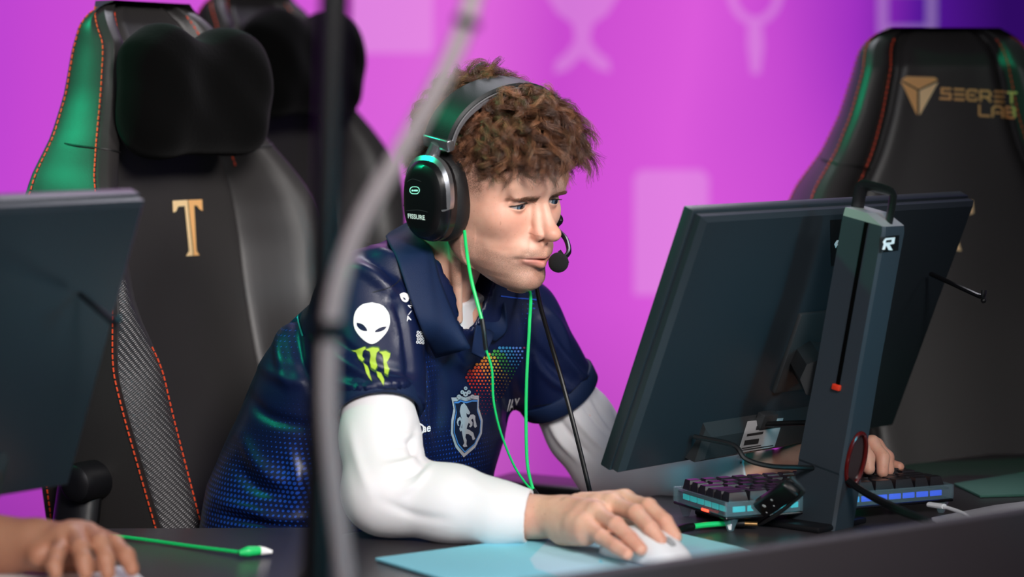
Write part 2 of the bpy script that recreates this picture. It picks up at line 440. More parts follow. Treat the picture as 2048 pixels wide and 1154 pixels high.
A = E2-ed*.01; B = E2+ed*1.75; Ld = L1+ld*1.25; Lc = L1-ld*.62
desk = thing('gaming_desk', 'dark grey desk top the seated player leans his forearms on', 'desk', (0.3, 2.8, 0))
slab(MB(), [(A.x, A.y), (Lc.x, Lc.y+.02), (Ld.x, Ld.y+.02), (B.x, B.y)], .72, .75).build('desktop', M_desk, desk)
for q in (A+Vector((.16, -.12, 0)), B-ed*.1+Vector((.03, -.12, 0))): desk_leg(desk, q.x, q.y)
pn = Vector((ld.y, -ld.x, 0)); c_ = L1-ld*.62+ld*.95
Rz = Matrix.Rotation(math.atan2(ld.y, ld.x), 3, 'Z')
MB().box((c_.x+pn.x*.014, c_.y+pn.y*.014, .43), (1.95, .022, .84), R=Rz, bev=.004).build('modesty_panel', M_panel, desk)
desk2 = thing('gaming_desk', 'dark desk at the lower left with a thin green cable lying on it', 'desk', (-.8, 2.5, 0))
slab(MB(), [(-1.5, 2.86), (A.x-.006, 2.886), (Lc.x-.006, 2.02), (-1.5, 2.0)], .72, .75).build('desktop', M_desk, desk2)
desk_leg(desk2, -1.4, 2.7); desk_leg(desk2, -.45, 2.7)

# ================================================================ GAMING CHAIRS
def weave_mat():
    m = mat('carbon_weave', lin(58, 56, 60), 0.38, spec=.7); nt = m.node_tree; b = nt.nodes['Principled BSDF']
    tc = nt.nodes.new('ShaderNodeTexCoord'); mp = nt.nodes.new('ShaderNodeMapping'); mp.inputs['Rotation'].default_value = (0, math.radians(38), 0)
    nt.links.new(tc.outputs['Object'], mp.inputs[0])
    wv = nt.nodes.new('ShaderNodeTexWave'); wv.inputs['Scale'].default_value = 55; wv.bands_direction = 'X'; nt.links.new(mp.outputs[0], wv.inputs[0])
    w2 = nt.nodes.new('ShaderNodeTexWave'); w2.inputs['Scale'].default_value = 120; w2.bands_direction = 'Z'; nt.links.new(mp.outputs[0], w2.inputs[0])
    mu = nt.nodes.new('ShaderNodeMath'); mu.operation = 'MULTIPLY'; nt.links.new(wv.outputs[1], mu.inputs[0]); nt.links.new(w2.outputs[1], mu.inputs[1])
    cr = nt.nodes.new('ShaderNodeValToRGB'); cr.color_ramp.elements[0].color = lin(40, 39, 42); cr.color_ramp.elements[1].color = lin(72, 70, 73); nt.links.new(mu.outputs[0], cr.inputs[0]); nt.links.new(cr.outputs[0], b.inputs[0])
    bp = nt.nodes.new('ShaderNodeBump'); bp.inputs['Strength'].default_value = .5; bp.inputs['Distance'].default_value = .0015; nt.links.new(mu.outputs[0], bp.inputs['Height']); nt.links.new(bp.outputs[0], b.inputs['Normal'])
    return m
M_leather = mat('charcoal_leatherette', lin(48, 46, 46), 0.42, spec=.45, bump=(700, .12), var=.05, varscale=14)
M_weave = weave_mat()
M_velvet = mat('black_velvet', lin(3, 3, 3), 0.95, spec=.08, sheen=.03, bump=(160, .25))
M_stitch = mat('orange_thread', lin(226, 78, 40), .6)
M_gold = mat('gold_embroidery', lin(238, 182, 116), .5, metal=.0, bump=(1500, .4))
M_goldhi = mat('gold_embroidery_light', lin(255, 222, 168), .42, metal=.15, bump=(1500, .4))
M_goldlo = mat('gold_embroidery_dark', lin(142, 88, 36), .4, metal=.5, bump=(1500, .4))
M_seam = mat('seam_groove', lin(10, 10, 11), .6)

ztab = [.46, .50, .58, .70, .85, .97, 1.06, 1.12, 1.165, 1.215, 1.27, 1.33, 1.365, 1.385, 1.397]
hwt = [.165, .175, .185, .205, .228, .243, .249, .240, .218, .180, .153, .133, .124, .108, .080]
fwt = [.03, .045, .065, .075, .085, .092, .092, .080, .060, .038, .028, .022, .014, .006, -.01]
tkt = [.15, .16, .165, .15, .11, .080, .070, .066, .064, .060, .056, .054, .046, .036, .018]
HW = smooth_table(ztab, hwt, s=1.5); FW = smooth_table(ztab, fwt, s=1.5); TK = smooth_table(ztab, tkt, s=1)
REC = math.tan(math.radians(5))
_rz = np.linspace(.4, 1.45, 400); _rs = np.interp(_rz, [.5, .85, 1.0, 1.12], [.30, .28, .17, .085]); _ry = np.cumsum(_rs)*(_rz[1]-_rz[0])
_ry = _ry-np.interp(1.1, _rz, _ry)+.052
def rec(z): return float(np.interp(z, _rz, _ry))
def chair_section(z):
    hw, f, t = float(HW(z)), float(FW(z)), float(TK(z)); s = hw*.60; c = 0.012*math.exp(-((z-.72)/.18)**2)
    lw = min(1, max(0, (1.02-z)/.12)); lw = lw*lw*(3-2*lw)
    top = max(0, (z-1.34)/.057); e0 = min(1, top)*.03
    pts = [(0, -c+e0), (s*.55, -c+e0), (s-.012, -c-.001+e0), (s, -c+.007+e0), (s+.012, -c-.006+e0*.9), (s+(.45-.18*lw)*(hw-s), -f*.72-.004+e0*.8), (s+(.8-.38*lw)*(hw-s), -f+e0*.7), (hw-.006, -f+.004+.022*lw+e0*.6),
           (hw, -f+.014+.022*lw+e0*.6), (hw+.004, (t-f)*.5), (hw, t-.012), (hw-.012, t), (hw*.55, t+.022), (0, t+.028)]
    return pts
def curve2(pts, n=4):
    return [(v.x, v.y) for v in crom([(a, b, 0) for a, b in pts], n)]
def chair_pt(side, k, z, off=0.0):
    x, y = chair_section(z)[k]; return Vector((side*(x+(off if k >= 7 else 0)), y-(off if k < 9 else 0)+rec(z), z))
def make_chair(name, label, loc, yaw, dz=0, stitches=True, group=None, arm=.695):
    t = thing(name, label, 'chair', (loc[0], loc[1], 0), yaw, group)
    mb = MB(); zs = list(np.linspace(.46, 1.33, 60))+list(np.linspace(1.337, 1.397, 14)); rings = []
    for z in zs:
        h = curve2(chair_section(z)); full = h+[(-x, y) for x, y in h[::-1]][1:-1]
        rings.append([Vector((x, y+rec(z), z+dz)) for x, y in full])
    mb.loft(rings); n = len(rings[0]); half = len(curve2(chair_section(1.0)))
    for i, f in enumerate(mb.F[:-2]):
        z = zs[i//n]; k = i % n; k = k if k < half else n-k-1
        mb.M[i] = 1 if (z < 1.03 and 24 <= k <= 28) else 0
    b = mb.build('backrest', [M_leather, M_weave], t, local=True, ang=60)
    for v in b.data.vertices: pass
    sm = MB(); ks = MB()
    def run(side, k, z0, z1, off):
        pts = [chair_pt(side, k, z, off)+Vector((0, 0, dz)) for z in np.linspace(z0, z1, 260)]
        L = [0]
        for i in range(1, len(pts)): L.append(L[-1]+(pts[i]-pts[i-1]).length)
        return pts, L
    for side in (-1, 1):
        for k, z0, z1 in ((8, .47, 1.39), (10, .47, 1.39), (6, .47, .95), (4, 1.17, 1.385)):
            pts, L = run(side, k, z0, z1, .0012)
            d = 0
            while d < L[-1]-.006:
                a = np.interp([d, d+.0058], L, range(len(pts))); p, q = (pts[int(a[0])].lerp(pts[min(int(a[0])+1, len(pts)-1)], a[0] % 1), pts[int(a[1])].lerp(pts[min(int(a[1])+1, len(pts)-1)], a[1] % 1))
                sm.tube([p, q], .0011, n=5, smooth=0); d += .0085
            if stitches: sm.build('stitching', M_stitch, t, local=True)
            sm = MB()
        pts, L = run(side, 3, .47, 1.385, 0.0005); ks.tube(pts[::4], .0016, n=5, smooth=0)
        # cross seam of the head section
        pts = [chair_pt(side, k, z, .0006)+Vector((0, 0, dz)) for k, z in ((3, 1.19), (5, 1.195), (7, 1.20), (9, 1.205), (11, 1.21))]
        ks.tube(pts, .0016, n=5, smooth=5)
    ks.build('seam_piping', M_seam, t, local=True)
    # seat, armrests, gas lift and star base
    s = MB(); rings = []
    for y, hw, zt, zb in ((.02, .20, .50, .40), (-.03, .235, .53, .39), (-.12, .26, .53, .38), (-.3, .27, .52, .39), (-.46, .26, .525, .40), (-.52, .23, .51, .42), (-.54, .19, .49, .44)):
        zt += dz; zb += dz
        rings.append([Vector((x*hw, y, z)) for x, z in ((-.7, zt-.015), (0, zt-.02), (.7, zt-.015), (.86, zt+.012), (.97, zt), (1, (zt+zb)/2), (.95, zb), (0, zb-.01), (-.95, zb), (-1, (zt+zb)/2), (-.97, zt), (-.86, zt+.012))])
    s.loft(rings).build('seat_cushion', M_leather, t, local=True, ang=60)
    for sd in (-1, 1):
        a = MB().box((sd*.38, -.37, arm+.005), (.095, .27, .03), bev=.012, seg=3).build('armrest', M_black, t, local=True)
        MB().cyl((sd*.36, -.30, .42+dz), (sd*.36, -.30, arm-.012), .022).tube([(sd*.15, -.24, .385+dz), (sd*.30, -.28, .385+dz), (sd*.36, -.30, .43+dz)], .018).build('armrest_post', M_black, t, local=True)
        h = MB().tube([(sd*.222, .035, .78+dz), (sd*.245, .03, .66+dz), (sd*.245, .0, .52+dz), (sd*.24, -.06, .42+dz)], [.034, .036, .042, .035], n=16, flat=.6).build('hinge_bracket', M_black, t, local=True)
        MB().loft([[Vector((sd*x, .012+rr*math.cos(q), .772+dz+rr*math.sin(q))) for q in np.linspace(0, 2*math.pi, 33)[:-1]] for x, rr in ((.215, .026), (.255, .026), (.264, .0235), (.268, .018), (.269, .008))]).build('hinge_cover', M_black, t, local=True)
    MB().cyl((0, -.25, .08), (0, -.25, .38+dz), .028).build('gas_lift', M_black, t, local=True)
    MB().box((0, -.25, .375+dz), (.22, .26, .03), bev=.01).build('seat_plate', M_black, t, local=True)
    st = MB(); 
    for i in range(5):
        a = 2*math.pi*i/5+.3; st.tube([(0, -.25, .12), (.18*math.cos(a), -.25+.18*math.sin(a), .10), (.33*math.cos(a), -.25+.33*math.sin(a), .075)], [.035, .026, .018])
    st.build('star_base', M_black, t, local=True)
    for i in range(5):
        a = 2*math.pi*i/5+.3; x, y = .33*math.cos(a), -.25+.33*math.sin(a); MB().cyl((x-.022, y, .03), (x+.022, y, .03), .03).build('caster', M_black, t, local=True)
    return t, b
def make_pillow(label, chair, dz=0, px_off=0.0):
    W, H, T = .146, .095, .05
    cx, cy, cz = px_off, -.075+rec(1.26), 1.262+dz
    def f(p):
        x, y, z = p[:, 0]-cx, p[:, 1]-cy, p[:, 2]-cz
        dip = .028*g(x, .055)*(z > 0); zz = z+dip*np.clip(z/H, 0, 1); zz = zz-.012*g(x, .07)*np.clip(-z/H, 0, 1)
        wx = W*(1-.05*(np.abs(zz)/H)); r = (np.abs(x)/wx)**4+(np.abs(zz)/H)**3.6
        th = T*(1-.22*g(x, .06)); d = ((r+(np.abs(y)/th)**2.3)**(1/2.6)-1)*.05
        return d-.0022*np.sin(x*60+z*25)*np.sin(z*42+1)
    V, Q = surf(f, (cx-.18, cy-.08, cz-.13), (cx+.18, cy+.08, cz+.13), .006)
    Mx = chair.matrix_basis
    V = V@np.array(Mx.to_3x3()).T+np.array(Mx.translation)
    o = fast_mesh('neck_pillow', V, Q, M_velvet); tag(o, label, 'pillow', 'head pillows on the gaming chairs'); return o

chair1, back1 = make_chair('gaming_chair', 'charcoal gaming chair with gold letter T right behind the seated player', (P(371, 455, 3.3).x+.026, 3.3), math.radians(60), group='gaming chairs on the stage')
make_pillow('black velvet head pillow on the chair with the gold letter T', chair1, .012, -.030)
chair2, back2 = make_chair('gaming_chair', 'out-of-focus charcoal gaming chair half hidden behind the chair with the letter T', (P(598, 300, 4.05).x, 4.05), math.radians(57), dz=.045, arm=.5, group='gaming chairs on the stage')
make_pillow('blurred black pillow on the rearmost chair, partly behind the dark pole', chair2, .06)
chair3, back3 = make_chair('gaming_chair', 'black gaming chair with gold wordmark on its headrest, behind the right-hand monitor', (P(1928, 300, 3.5).x, 3.5), math.radians(9), dz=-.028, stitches=True, arm=.62, group='gaming chairs on the stage')

tr1 = bvh(back1); tr3 = bvh(back3)
k = .485
T_left = [(707, 828), (768, 825), (770, 850), (790, 1035), (790, 1055), (762, 1057), (775, 1035), (757, 850), (730, 852), (722, 872), (709, 877)]
T_right = [(771, 825), (829, 823), (831, 870), (818, 864), (808, 848), (796, 848), (806, 1035), (818, 1053), (793, 1055), (793, 1035)]
mb = MB(); decal_into(mb, tr1, [[(x*k, y*k) for x, y in T_left]], 4, .002, 0); decal_into(mb, tr1, [[(x*k, y*k) for x, y in T_right]], 4, .002, 1)  # left half in paler gold: the highlight is put into the colour
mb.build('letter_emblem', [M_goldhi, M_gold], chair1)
q = .416
def c3(pts): return [(1540+x*q, y*q) for x, y in pts]
mb = MB()
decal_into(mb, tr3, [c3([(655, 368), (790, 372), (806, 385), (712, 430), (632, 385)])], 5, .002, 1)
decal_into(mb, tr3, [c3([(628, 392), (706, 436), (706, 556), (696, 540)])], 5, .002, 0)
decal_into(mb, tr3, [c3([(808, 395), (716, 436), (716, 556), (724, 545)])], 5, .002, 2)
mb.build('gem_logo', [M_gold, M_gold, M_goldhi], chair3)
def stroke_text(mb, tree, s, org, ux, uy, wpx, mi=0, off=.0015):
    G = {'S': [[(1, 1), (.15, 1), (.15, .52), (1, .52), (1, 0), (0, 0)]], 'E': [[(0.1, 1), (1, 1)], [(0.1, .5), (1, .5)], [(0.1, 0), (1, 0)]], 'C': [[(1, .85), (.85, 1), (.2, 1), (0, .8), (0, .2), (.2, 0), (.85, 0), (1, .2)], [(.3, .5), (.7, .5)]],
         'R': [[(0, 0), (0, 1), (.8, 1), (1, .8), (1, .55), (.8, .4), (.2, .4)], [(.6, .4), (1, 0)]], 'T': [[(0, 1), (1, 1)], [(.5, 1), (.5, 0)]], 'L': [[(0, 1), (0, .1), (.1, 0), (1, 0)]], 'A': [[(0, 0), (0, .75), (.25, 1), (.75, 1), (1, .75), (1, 0)], [(.3, .38), (.7, .38)]],
         'B': [[(0, 0), (0, 1), (.85, 1), (1, .8), (.85, .52), (0.1, .52)], [(.85, .52), (1, .3), (.85, 0), (0, 0)]]}
    for i, ch in enumerate(s):
        for st in G[ch]:
            pts = [((i+u*.74)/len(s), v) for u, v in st]
            pts = [(org[0]+ux[0]*u+uy[0]*v, org[1]+ux[1]*u+uy[1]*v) for u, v in pts]
            for a, b in zip(pts[:-1], pts[1:]):
                t = (Vector(b)-Vector(a)).normalized(); a2 = Vector(a)-t*wpx*.4; b2 = Vector(b)+t*wpx*.4; nn = Vector((-t.y, t.x))*wpx/2
                decal_into(mb, tree, [[tuple(a2+nn), tuple(b2+nn), tuple(b2-nn), tuple(a2-nn)]], 9, off, mi)
mb = MB()
stroke_text(mb, tr3, 'SECRET', (1880, 197), (161, 9), (0, -20), 4.6)
stroke_text(mb, tr3, 'LAB', (1958, 231), (80, 5), (0, -20), 4.6)
mb.build('wordmark', M_gold, chair3)
mb = MB(); decal_into(mb, tr3, [[(1881, 400), (1945, 401), (1947, 426), (1939, 430), (1932, 414), (1921, 412), (1917, 486), (1922, 502), (1894, 500), (1902, 486), (1905, 412), (1895, 412), (1888, 428), (1880, 424)]], 5, .002, 0)
mb.build('letter_emblem', M_goldhi, chair3)

# ================================================================ FOREGROUND POLE AND HOSE
pa, pb = P(672, -90, 1.85), P(630, 1250, 1.85); pdir = (pa-pb)/(pa.z-pb.z)
pbot = pb-pdir*(pb.z-.012); ptop = pb+pdir*(2.25-pb.z); M_pole = mat('dark_pole', lin(10, 9, 13), .4, metal=.3)
t = thing('pole_stand', 'thin black upright pole, blurred in the foreground left of the player', 'pole', pbot)
MB().cyl(pbot, ptop, .0115, n=16).build('pole', M_pole, t)
MB().cyl(pbot-Vector((0, 0, .011)), pbot+Vector((0, 0, .008)), .16, n=40).build('base_plate', M_pole, t)
htop = P(1010, -150, 1.72); MB().tube([ptop-Vector((0, 0, .02)), Vector((htop.x+.03, htop.y+.02, 2.22))], .009, smooth=0).build('cross_arm', M_pole, t)
t = thing('hanging_hose', 'blurred grey hose arching down in front of the player from upper middle to lower left', 'hose', P(690, 1250, 1.72))
MB().tube([Vector((htop.x+.03, htop.y, 2.20)), Vector((htop.x+.022, htop.y, 1.8)), P(985, -150, 1.72), P(958, -60, 1.72), P(930, 50, 1.72), P(880, 165, 1.72), P(800, 310, 1.72), P(735, 420, 1.72), P(688, 530, 1.72), P(662, 650, 1.72), P(656, 800, 1.72), P(668, 960, 1.72), P(692, 1154, 1.72), P(705, 1260, 1.72), P(712, 1400, 1.72), Vector((P(716, 1500, 1.72).x, 1.70, .35)), Vector((-.08, 1.66, .02)), Vector((.05, 1.55, .008))], .0068, n=14).build('hose', mat('grey_rubber', lin(158, 148, 150), .5), t)
for a, b in (((936, 36), (931, 52)), ((661, 640), (659, 678))):
    MB().cyl(P(a[0], a[1], 1.72), P(b[0], b[1], 1.72), .0095).build('clip', M_black, t)
#@@PROPS
# ================================================================ MONITORS
M_shell = mat('monitor_shell', lin(30, 38, 44), 0.42, spec=.55, bump=(1200, .06))
M_shell2 = mat('monitor_lower_cover', lin(40, 42, 44), 0.38, spec=.5, bump=(900, .08))
M_stand = mat('stand_metal', lin(52, 60, 68), 0.42, metal=.25, spec=.5)
M_standtop = mat('stand_top_silver', lin(150, 148, 150), .4, metal=.3)
M_red = mat('red_plastic', lin(214, 52, 26), .4); M_darkred = mat('dark_red_gloss', lin(84, 10, 9), .25, coat=.4)
M_label = mat('sticker_silver', lin(150, 150, 152), .5); M_white = mat('white_print', lin(236, 236, 238), .6); M_ink = mat('ink', lin(28, 28, 30), .6)
M_screen = mat('screen_glass', lin(10, 10, 12), .15, emit=lin(150, 170, 210), es=.35)
M_sleeveblk = mat('black_vinyl', lin(10, 10, 11), .45)
mq = (.575, math.radians(46.7), math.radians(22), .339)
sc_ = .575/.545
mc = Vector((.34419629, 2.85811172, .99376287)); mc = CAMP+(mc-Vector((0, 0, 1.27)))*sc_ if False else Vector((.34419629*sc_, 2.85811172*sc_, CZ+(.99376287-CZ)*sc_))
ma, mt = mq[1], mq[2]
d_ = Vector((math.cos(ma), math.sin(ma), 0)); n_ = Vector((math.sin(ma), -math.cos(ma), 0)); up_ = Vector((0, 0, 1))*math.cos(mt)+n_*math.sin(mt); out_ = n_*math.cos(mt)-Vector((0, 0, 1))*math.sin(mt)
W2, H2 = mq[0]/2, mq[3]/2
def make_monitor(label, group=None):
    base = Vector((.373, 2.900, .75))
    t = thing('monitor', label, 'monitor', base, 0, group)
    R = Matrix((d_, out_, up_)).transposed()          # local x along, y outward (to the back), z up the panel
    def L(x, y, z): return mc+R @ Vector((x, y, z))
    # front frame slab, back shell with chamfer, lower cover
    fr = MB().box(L(0, -.014, 0), (W2*2, .016, H2*2), R=R, bev=.002).build('bezel', M_shell, t)
    bk = MB(); y0 = -.006
    def rect(x, z0, z1, y): return [L(-x, y, z0), L(x, y, z0), L(x, y, z1), L(-x, y, z1)]
    bk.loft([rect(W2-.003, -H2+.003, H2-.003, y0), rect(W2-.003, -H2+.003, H2-.003, .004), rect(W2-.010, -H2+.008, H2-.008, .010), rect(W2-.05, -H2+.03, H2-.05, .016), rect(W2-.12, -H2+.05, H2-.10, .020)])
    sh = bk.build('back_shell', M_shell, t, ang=25)
    lc = MB(); lc.loft([[L(x, y, z) for x, y, z in ring] for ring in (
        [(-.17, .008, -H2+.012), (.17, .008, -H2+.012), (.17, .008, -H2+.075), (-.17, .008, -H2+.075)],
        [(-.17, .026, -H2+.014), (.17, .026, -H2+.014), (.17, .026, -H2+.06), (-.17, .026, -H2+.06)],
        [(-.16, .032, -H2+.02), (.16, .032, -H2+.02), (.16, .032, -H2+.05), (-.16, .032, -H2+.05)])])
    lo = lc.build('lower_cover', M_shell2, t, ang=25)
    MB().box(L(0, -.0225, .004), (W2*2-.014, .001, H2*2-.02), R=R).build('screen', M_screen, t, smooth=False)
    # stand
    top = Vector((.431, 2.848, 1.150)); ax = (top-base).normalized(); sx = d_*1.0; sx = (sx-ax*sx.dot(ax)).normalized(); sy = ax.cross(sx) * -1
    if sy.dot(n_) < 0: sy = -sy
    def C(u, v, h): return base+ax*h+sx*u+sy*v
    hh = (top-base).length; cw, cd = .0225, .034
    def ring(h, w0, d0, d1): return [C(-w0, -d0, h), C(w0, -d0, h), C(w0, d1*.9, h), C(w0*.85, d1, h), C(-w0*.85, d1, h), C(-w0, d1*.9, h)]
    c = MB().loft([ring(0, cw*.98, cd, cd*1.05), ring(.075, cw, cd*.9, cd), ring(.078, cw*1.06, cd*.9, cd), ring(.2, cw, cd*.85, cd*.95), ring(hh-.035, cw, cd*.85, cd*.95), ring(hh-.028, cw*.98, cd*.85, cd*.9)])
    col = c.build('stand_column', M_stand, t, ang=20)
    MB().loft([ring(hh-.028, cw*.98, cd*.85, cd*.9), ring(hh-.018, cw*.9, cd*.85, cd*.1)]).build('column_cap', M_standtop, t, ang=20)
    MB().tube([C(0, -cd*.75, hh-.03), C(0, -cd*.75, hh+.003), C(0, -cd*.55, hh+.010), C(0, cd*.45, hh+.010), C(0, cd*.62, hh+.003), C(0, cd*.62, hh-.026)], .0026, n=8, smooth=3, flat=3.0).build('carry_handle', M_black, t)
    MB().box(C(-cw-.0004, .006, .279), (.0016, .005, .200), R=Matrix((sx, sy, ax)).transposed())  .build('height_slot', mat('slot_black', lin(2, 2, 2), .9, spec=.05), t, smooth=False)
    MB().box(C(-cw-.002, .006, .178), (.006, .011, .007), R=Matrix((sx, sy, ax)).transposed(), bev=.001).build('height_marker', M_red, t)
    # cable hole ring on the back face
    yy = cd*1.0+.001; q = [C(.018*math.cos(a), yy, .094+.033*math.sin(a)) for a in np.linspace(0, 2*math.pi, 25)]
    MB().tube(q, .0028, n=8, smooth=0, cap=False).build('cable_ring', M_darkred, t)
    qq = [C(.016*math.cos(a), yy-.0005, .094+.031*math.sin(a)) for a in np.linspace(0, 2*math.pi, 25)[:-1]]
    MB().add(qq, [list(range(len(qq)))]).build('cable_opening', mat('hole_dark_red', lin(34, 8, 8), .3, coat=.5), t, smooth=False)
    # base plate
    MB().box(base+n_*-.06+Vector((0, 0, .004)), (.10, .19, .008), R=Matrix((d_, n_, Vector((0, 0, 1)))).transposed(), bev=.003).build('base_plate', M_black, t)
    # mount arm and bracket
    mp = L(.0, .022, -.03); cp = C(0, -cd, (mp-base).dot(ax))
    MB().tube([mp, cp], .026, n=8, smooth=0).build('mount_arm', M_shell2, t)
    MB().box(L(0, .022, -.02), (.10, .008, .11), R=R, bev=.003).build('mount_plate', M_shell2, t)
    # fold-out headphone hook at the right edge
    hk = MB().tube([P(1862, 548, 3.13), P(1962, 594, 3.02)], .0032, n=8, smooth=0).tube([P(1958, 592, 3.02), P(1966, 592, 3.015), P(1968, 580, 3.015)], .0032, n=8, smooth=3).ball(P(1967, 601, 3.02), .0035, n=8)
    hk.build('headphone_hook', M_black, t)
    return t, sh, lo, col, L, C
mon, mshell, mlow, mcol, ML, MC = make_monitor('slim dark monitor seen from behind, right of the player, on a column stand with handle')
tm = bvh(mshell, mlow); tc_ = bvh(mcol)
# black sleeve with a mark left of the column, and the same mark on the column
decal('vinyl_strip', bvh(mshell), [[(1660, 440), (1692, 438), (1690, 530), (1662, 532)]], M_sleeveblk, mon, 6, .0006)
mb = MB(); decal_into(mb, bvh(mshell), [[(1667, 488), (1672, 480), (1682, 479), (1681, 483), (1675, 484), (1673, 487), (1679, 486), (1678, 490), (1673, 491), (1670, 496)], [(1684, 480), (1690, 479), (1688, 495), (1683, 495)]], 4, .0011)
mb.build('brand_mark', M_white, mon)
decal('vinyl_strip', tc_, [[(1760, 474), (1798, 470), (1796, 500), (1758, 506)]], M_sleeveblk, mon, 6, .0006)
mb = MB(); decal_into(mb, tc_, [[(1765, 484), (1770, 476), (1789, 474), (1787, 487), (1778, 489), (1784, 500), (1776, 500), (1771, 491), (1768, 499), (1764, 499), (1767, 487)], [(1771, 480), (1782, 479), (1781, 484), (1770, 485)]], 3, .0011); mb.build('brand_mark', M_white, mon)
mb = MB(); decal_into(mb, tm, [[(1494, 843), (1566, 836), (1548, 893), (1474, 906)]], 6, .0008, 0)
decal_into(mb, tm, [[(1512, 852), (1562, 846), (1560, 854), (1510, 860)], [(1493, 867), (1526, 862), (1524, 867), (1492, 872)], [(1488, 880), (1517, 876), (1515, 886), (1486, 890)]], 4, .0013, 1)
decal_into(mb, tm, [[(1480, 899), (1545, 889), (1545, 891), (1479, 901)], [(1482, 895), (1520, 889), (1520, 890.5), (1482, 897)]], 4, .0013, 1)
mb.build('rating_label', [M_label, M_ink], mon)
# cables of the monitor
M_cable = mat('black_cable', lin(13, 13, 14), .35)
pc = thing('power_cable', 'black cables hanging from the monitor back to its stand column', 'cable', P(1640, 940, 2.9))
MB().tube([ML(-.06, .028, -H2+.055), P(1638, 850, 2.93), P(1634, 900, 2.93), P(1632, 945, 2.925), P(1640, 962, 2.92)], .0034, n=8).build('cable', M_cable, pc)
MB().tube([ML(-.185, .024, -H2+.05), P(1466, 890, 2.87), P(1492, 918, 2.86), P(1540, 932, 2.86), P(1600, 935, 2.87), P(1634, 936, 2.885)], .0032, n=8).build('cable', M_cable, pc)
MB().box(ML(-.055, .03, -H2+.062), (.03, .012, .02), R=Matrix((d_, out_, up_)).transposed(), bev=.002).build('plug', M_shell2, pc)
pc2 = thing('cable_bundle', 'thick black cables running from the column foot to the right behind the low panel', 'cable', P(1800, 1040, 2.75))
for o1, o2 in ((0, 0), (7, 5)):
    MB().tube([P(1684+o1, 952+o2, 2.87), P(1730+o1, 985+o2, 2.83), P(1800, 1018+o2, 2.78), P(1862, 1046, 2.70), P(1930, 1085, 2.62)], .0042, n=8).build('cable', M_cable, pc2)

# neighbour's monitor: a copy of the same model
def copy_tree(o, parent=None):
    c = o.copy(); COL.objects.link(c); c.parent = parent
    if parent is not None: c.matrix_parent_inverse = o.matrix_parent_inverse.copy()
    for ch in list(o.children): copy_tree(ch, c)
    return c
mon2 = copy_tree(mon); mon['group'] = mon2['group'] = 'tournament monitors on the desks'; mon2['label'] = 'blurred dark monitor back at the far left edge, in front of the gaming chair'
TRc = mc+d_*W2+up_*H2*1.0
want = P(289, 392, 2.50); rot = math.radians(5)
Rm = Matrix.Rotation(rot, 4, 'Z'); sM = 1.03
off = TRc-Vector((.373, 2.9, .75)); off = Rm.to_3x3() @ off
mon2.rotation_euler = (0, 0, rot); mon2.location = want-off
for ch in mon2.children:
    if ch.name.startswith(('brand_mark', 'vinyl_strip', 'rating_label')): pass
mon2.location.z = max(mon2.location.z, .75)

# ================================================================ KEYBOARD
K0 = PZ(1452, 1030, .772); K1 = PZ(1908, 992, .772); kd = (K1-K0).normalized(); kn = Vector((-kd.y, kd.x, 0)); kl = (K1-K0).length
kb = thing('keyboard', 'mechanical keyboard with black keys and glowing clear case below the monitor', 'keyboard', (K0.x, K0.y, .75), math.atan2(kd.y, kd.x))
M_clear = mat('clear_case', lin(120, 150, 160), .08, trans=.0, alpha=.30, spec=.8)
M_key = mat('black_keycap', lin(26, 24, 30), .35, spec=.6)
kw = .132
tiltk = Matrix.Rotation(math.radians(-4), 3, 'X')
def KL(x, y, z): v = tiltk @ Vector((x, y, z)); return v
MB().box((kl/2, kw/2, .017), (kl, kw, .004), R=Matrix.Identity(3), bev=.002).build('lower_case', mat('dark_case', lin(16, 16, 20), .25), kb, local=True)
tray = MB(); tray.box((kl/2, .002, .028), (kl, .004, .018), bev=.001).box((kl/2, kw-.002, .028), (kl, .004, .018), bev=.001).box((.002, kw/2, .028), (.004, kw-.009, .018), bev=.001).box((kl-.002, kw/2, .028), (.004, kw-.009, .018), bev=.001)
tray.build('clear_case', M_clear, kb, local=True)
MB().box((kl/2, kw/2, .0315), (kl-.010, kw-.010, .002)).build('key_plate', M_black, kb, local=True)
led_cols = [(20, 190, 200)]*5+[(30, 160, 235)]*4+[(40, 90, 255)]*6
for i in range(15):
    m = mat('key_light', lin(*led_cols[i]), .5, emit=lin(*led_cols[i]), es=1.0)
    MB().box((.012+(kl-.024)*(i+.5)/15, .0075, .0262), ((kl-.024)/15-.003, .002, .007), bev=.0008).build('led_strip', m, kb, local=True)
for i in range(6):
    m = mat('key_light', lin(25, 190, 190), .5, emit=lin(25, 190, 190), es=.8)
    MB().box((.0075, .012+(kw-.024)*(i+.5)/6, .0262), (.002, (kw-.024)/6-.003, .007), bev=.0008).build('led_strip', m, kb, local=True)
MB().box((-.0005, .05, .020), (.002, .016, .003), bev=.0005).build('red_light', mat('red_led', lin(255, 70, 50), .5, emit=lin(255, 60, 40), es=4), kb, local=True)
for fx in (.012, kl-.012):
    for fy in (.01, kw-.012): MB().tube([(fx, fy, .016), (fx, fy, .0005)], [.010, .004], n=8, smooth=0).build('foot', M_clear, kb, local=True)
keyme = None; rows = [[1]*4+[1]*10, [1]*13+[1.6], [1.5]+[1]*12+[1.2], [1.8]+[1]*11+[1.9], [2.2]+[1]*10+[2.4], [1.3, 1.3, 1.3, 5.4, 1.3, 1.3, 1, 1]]
ks = (kw-.016)/6; 
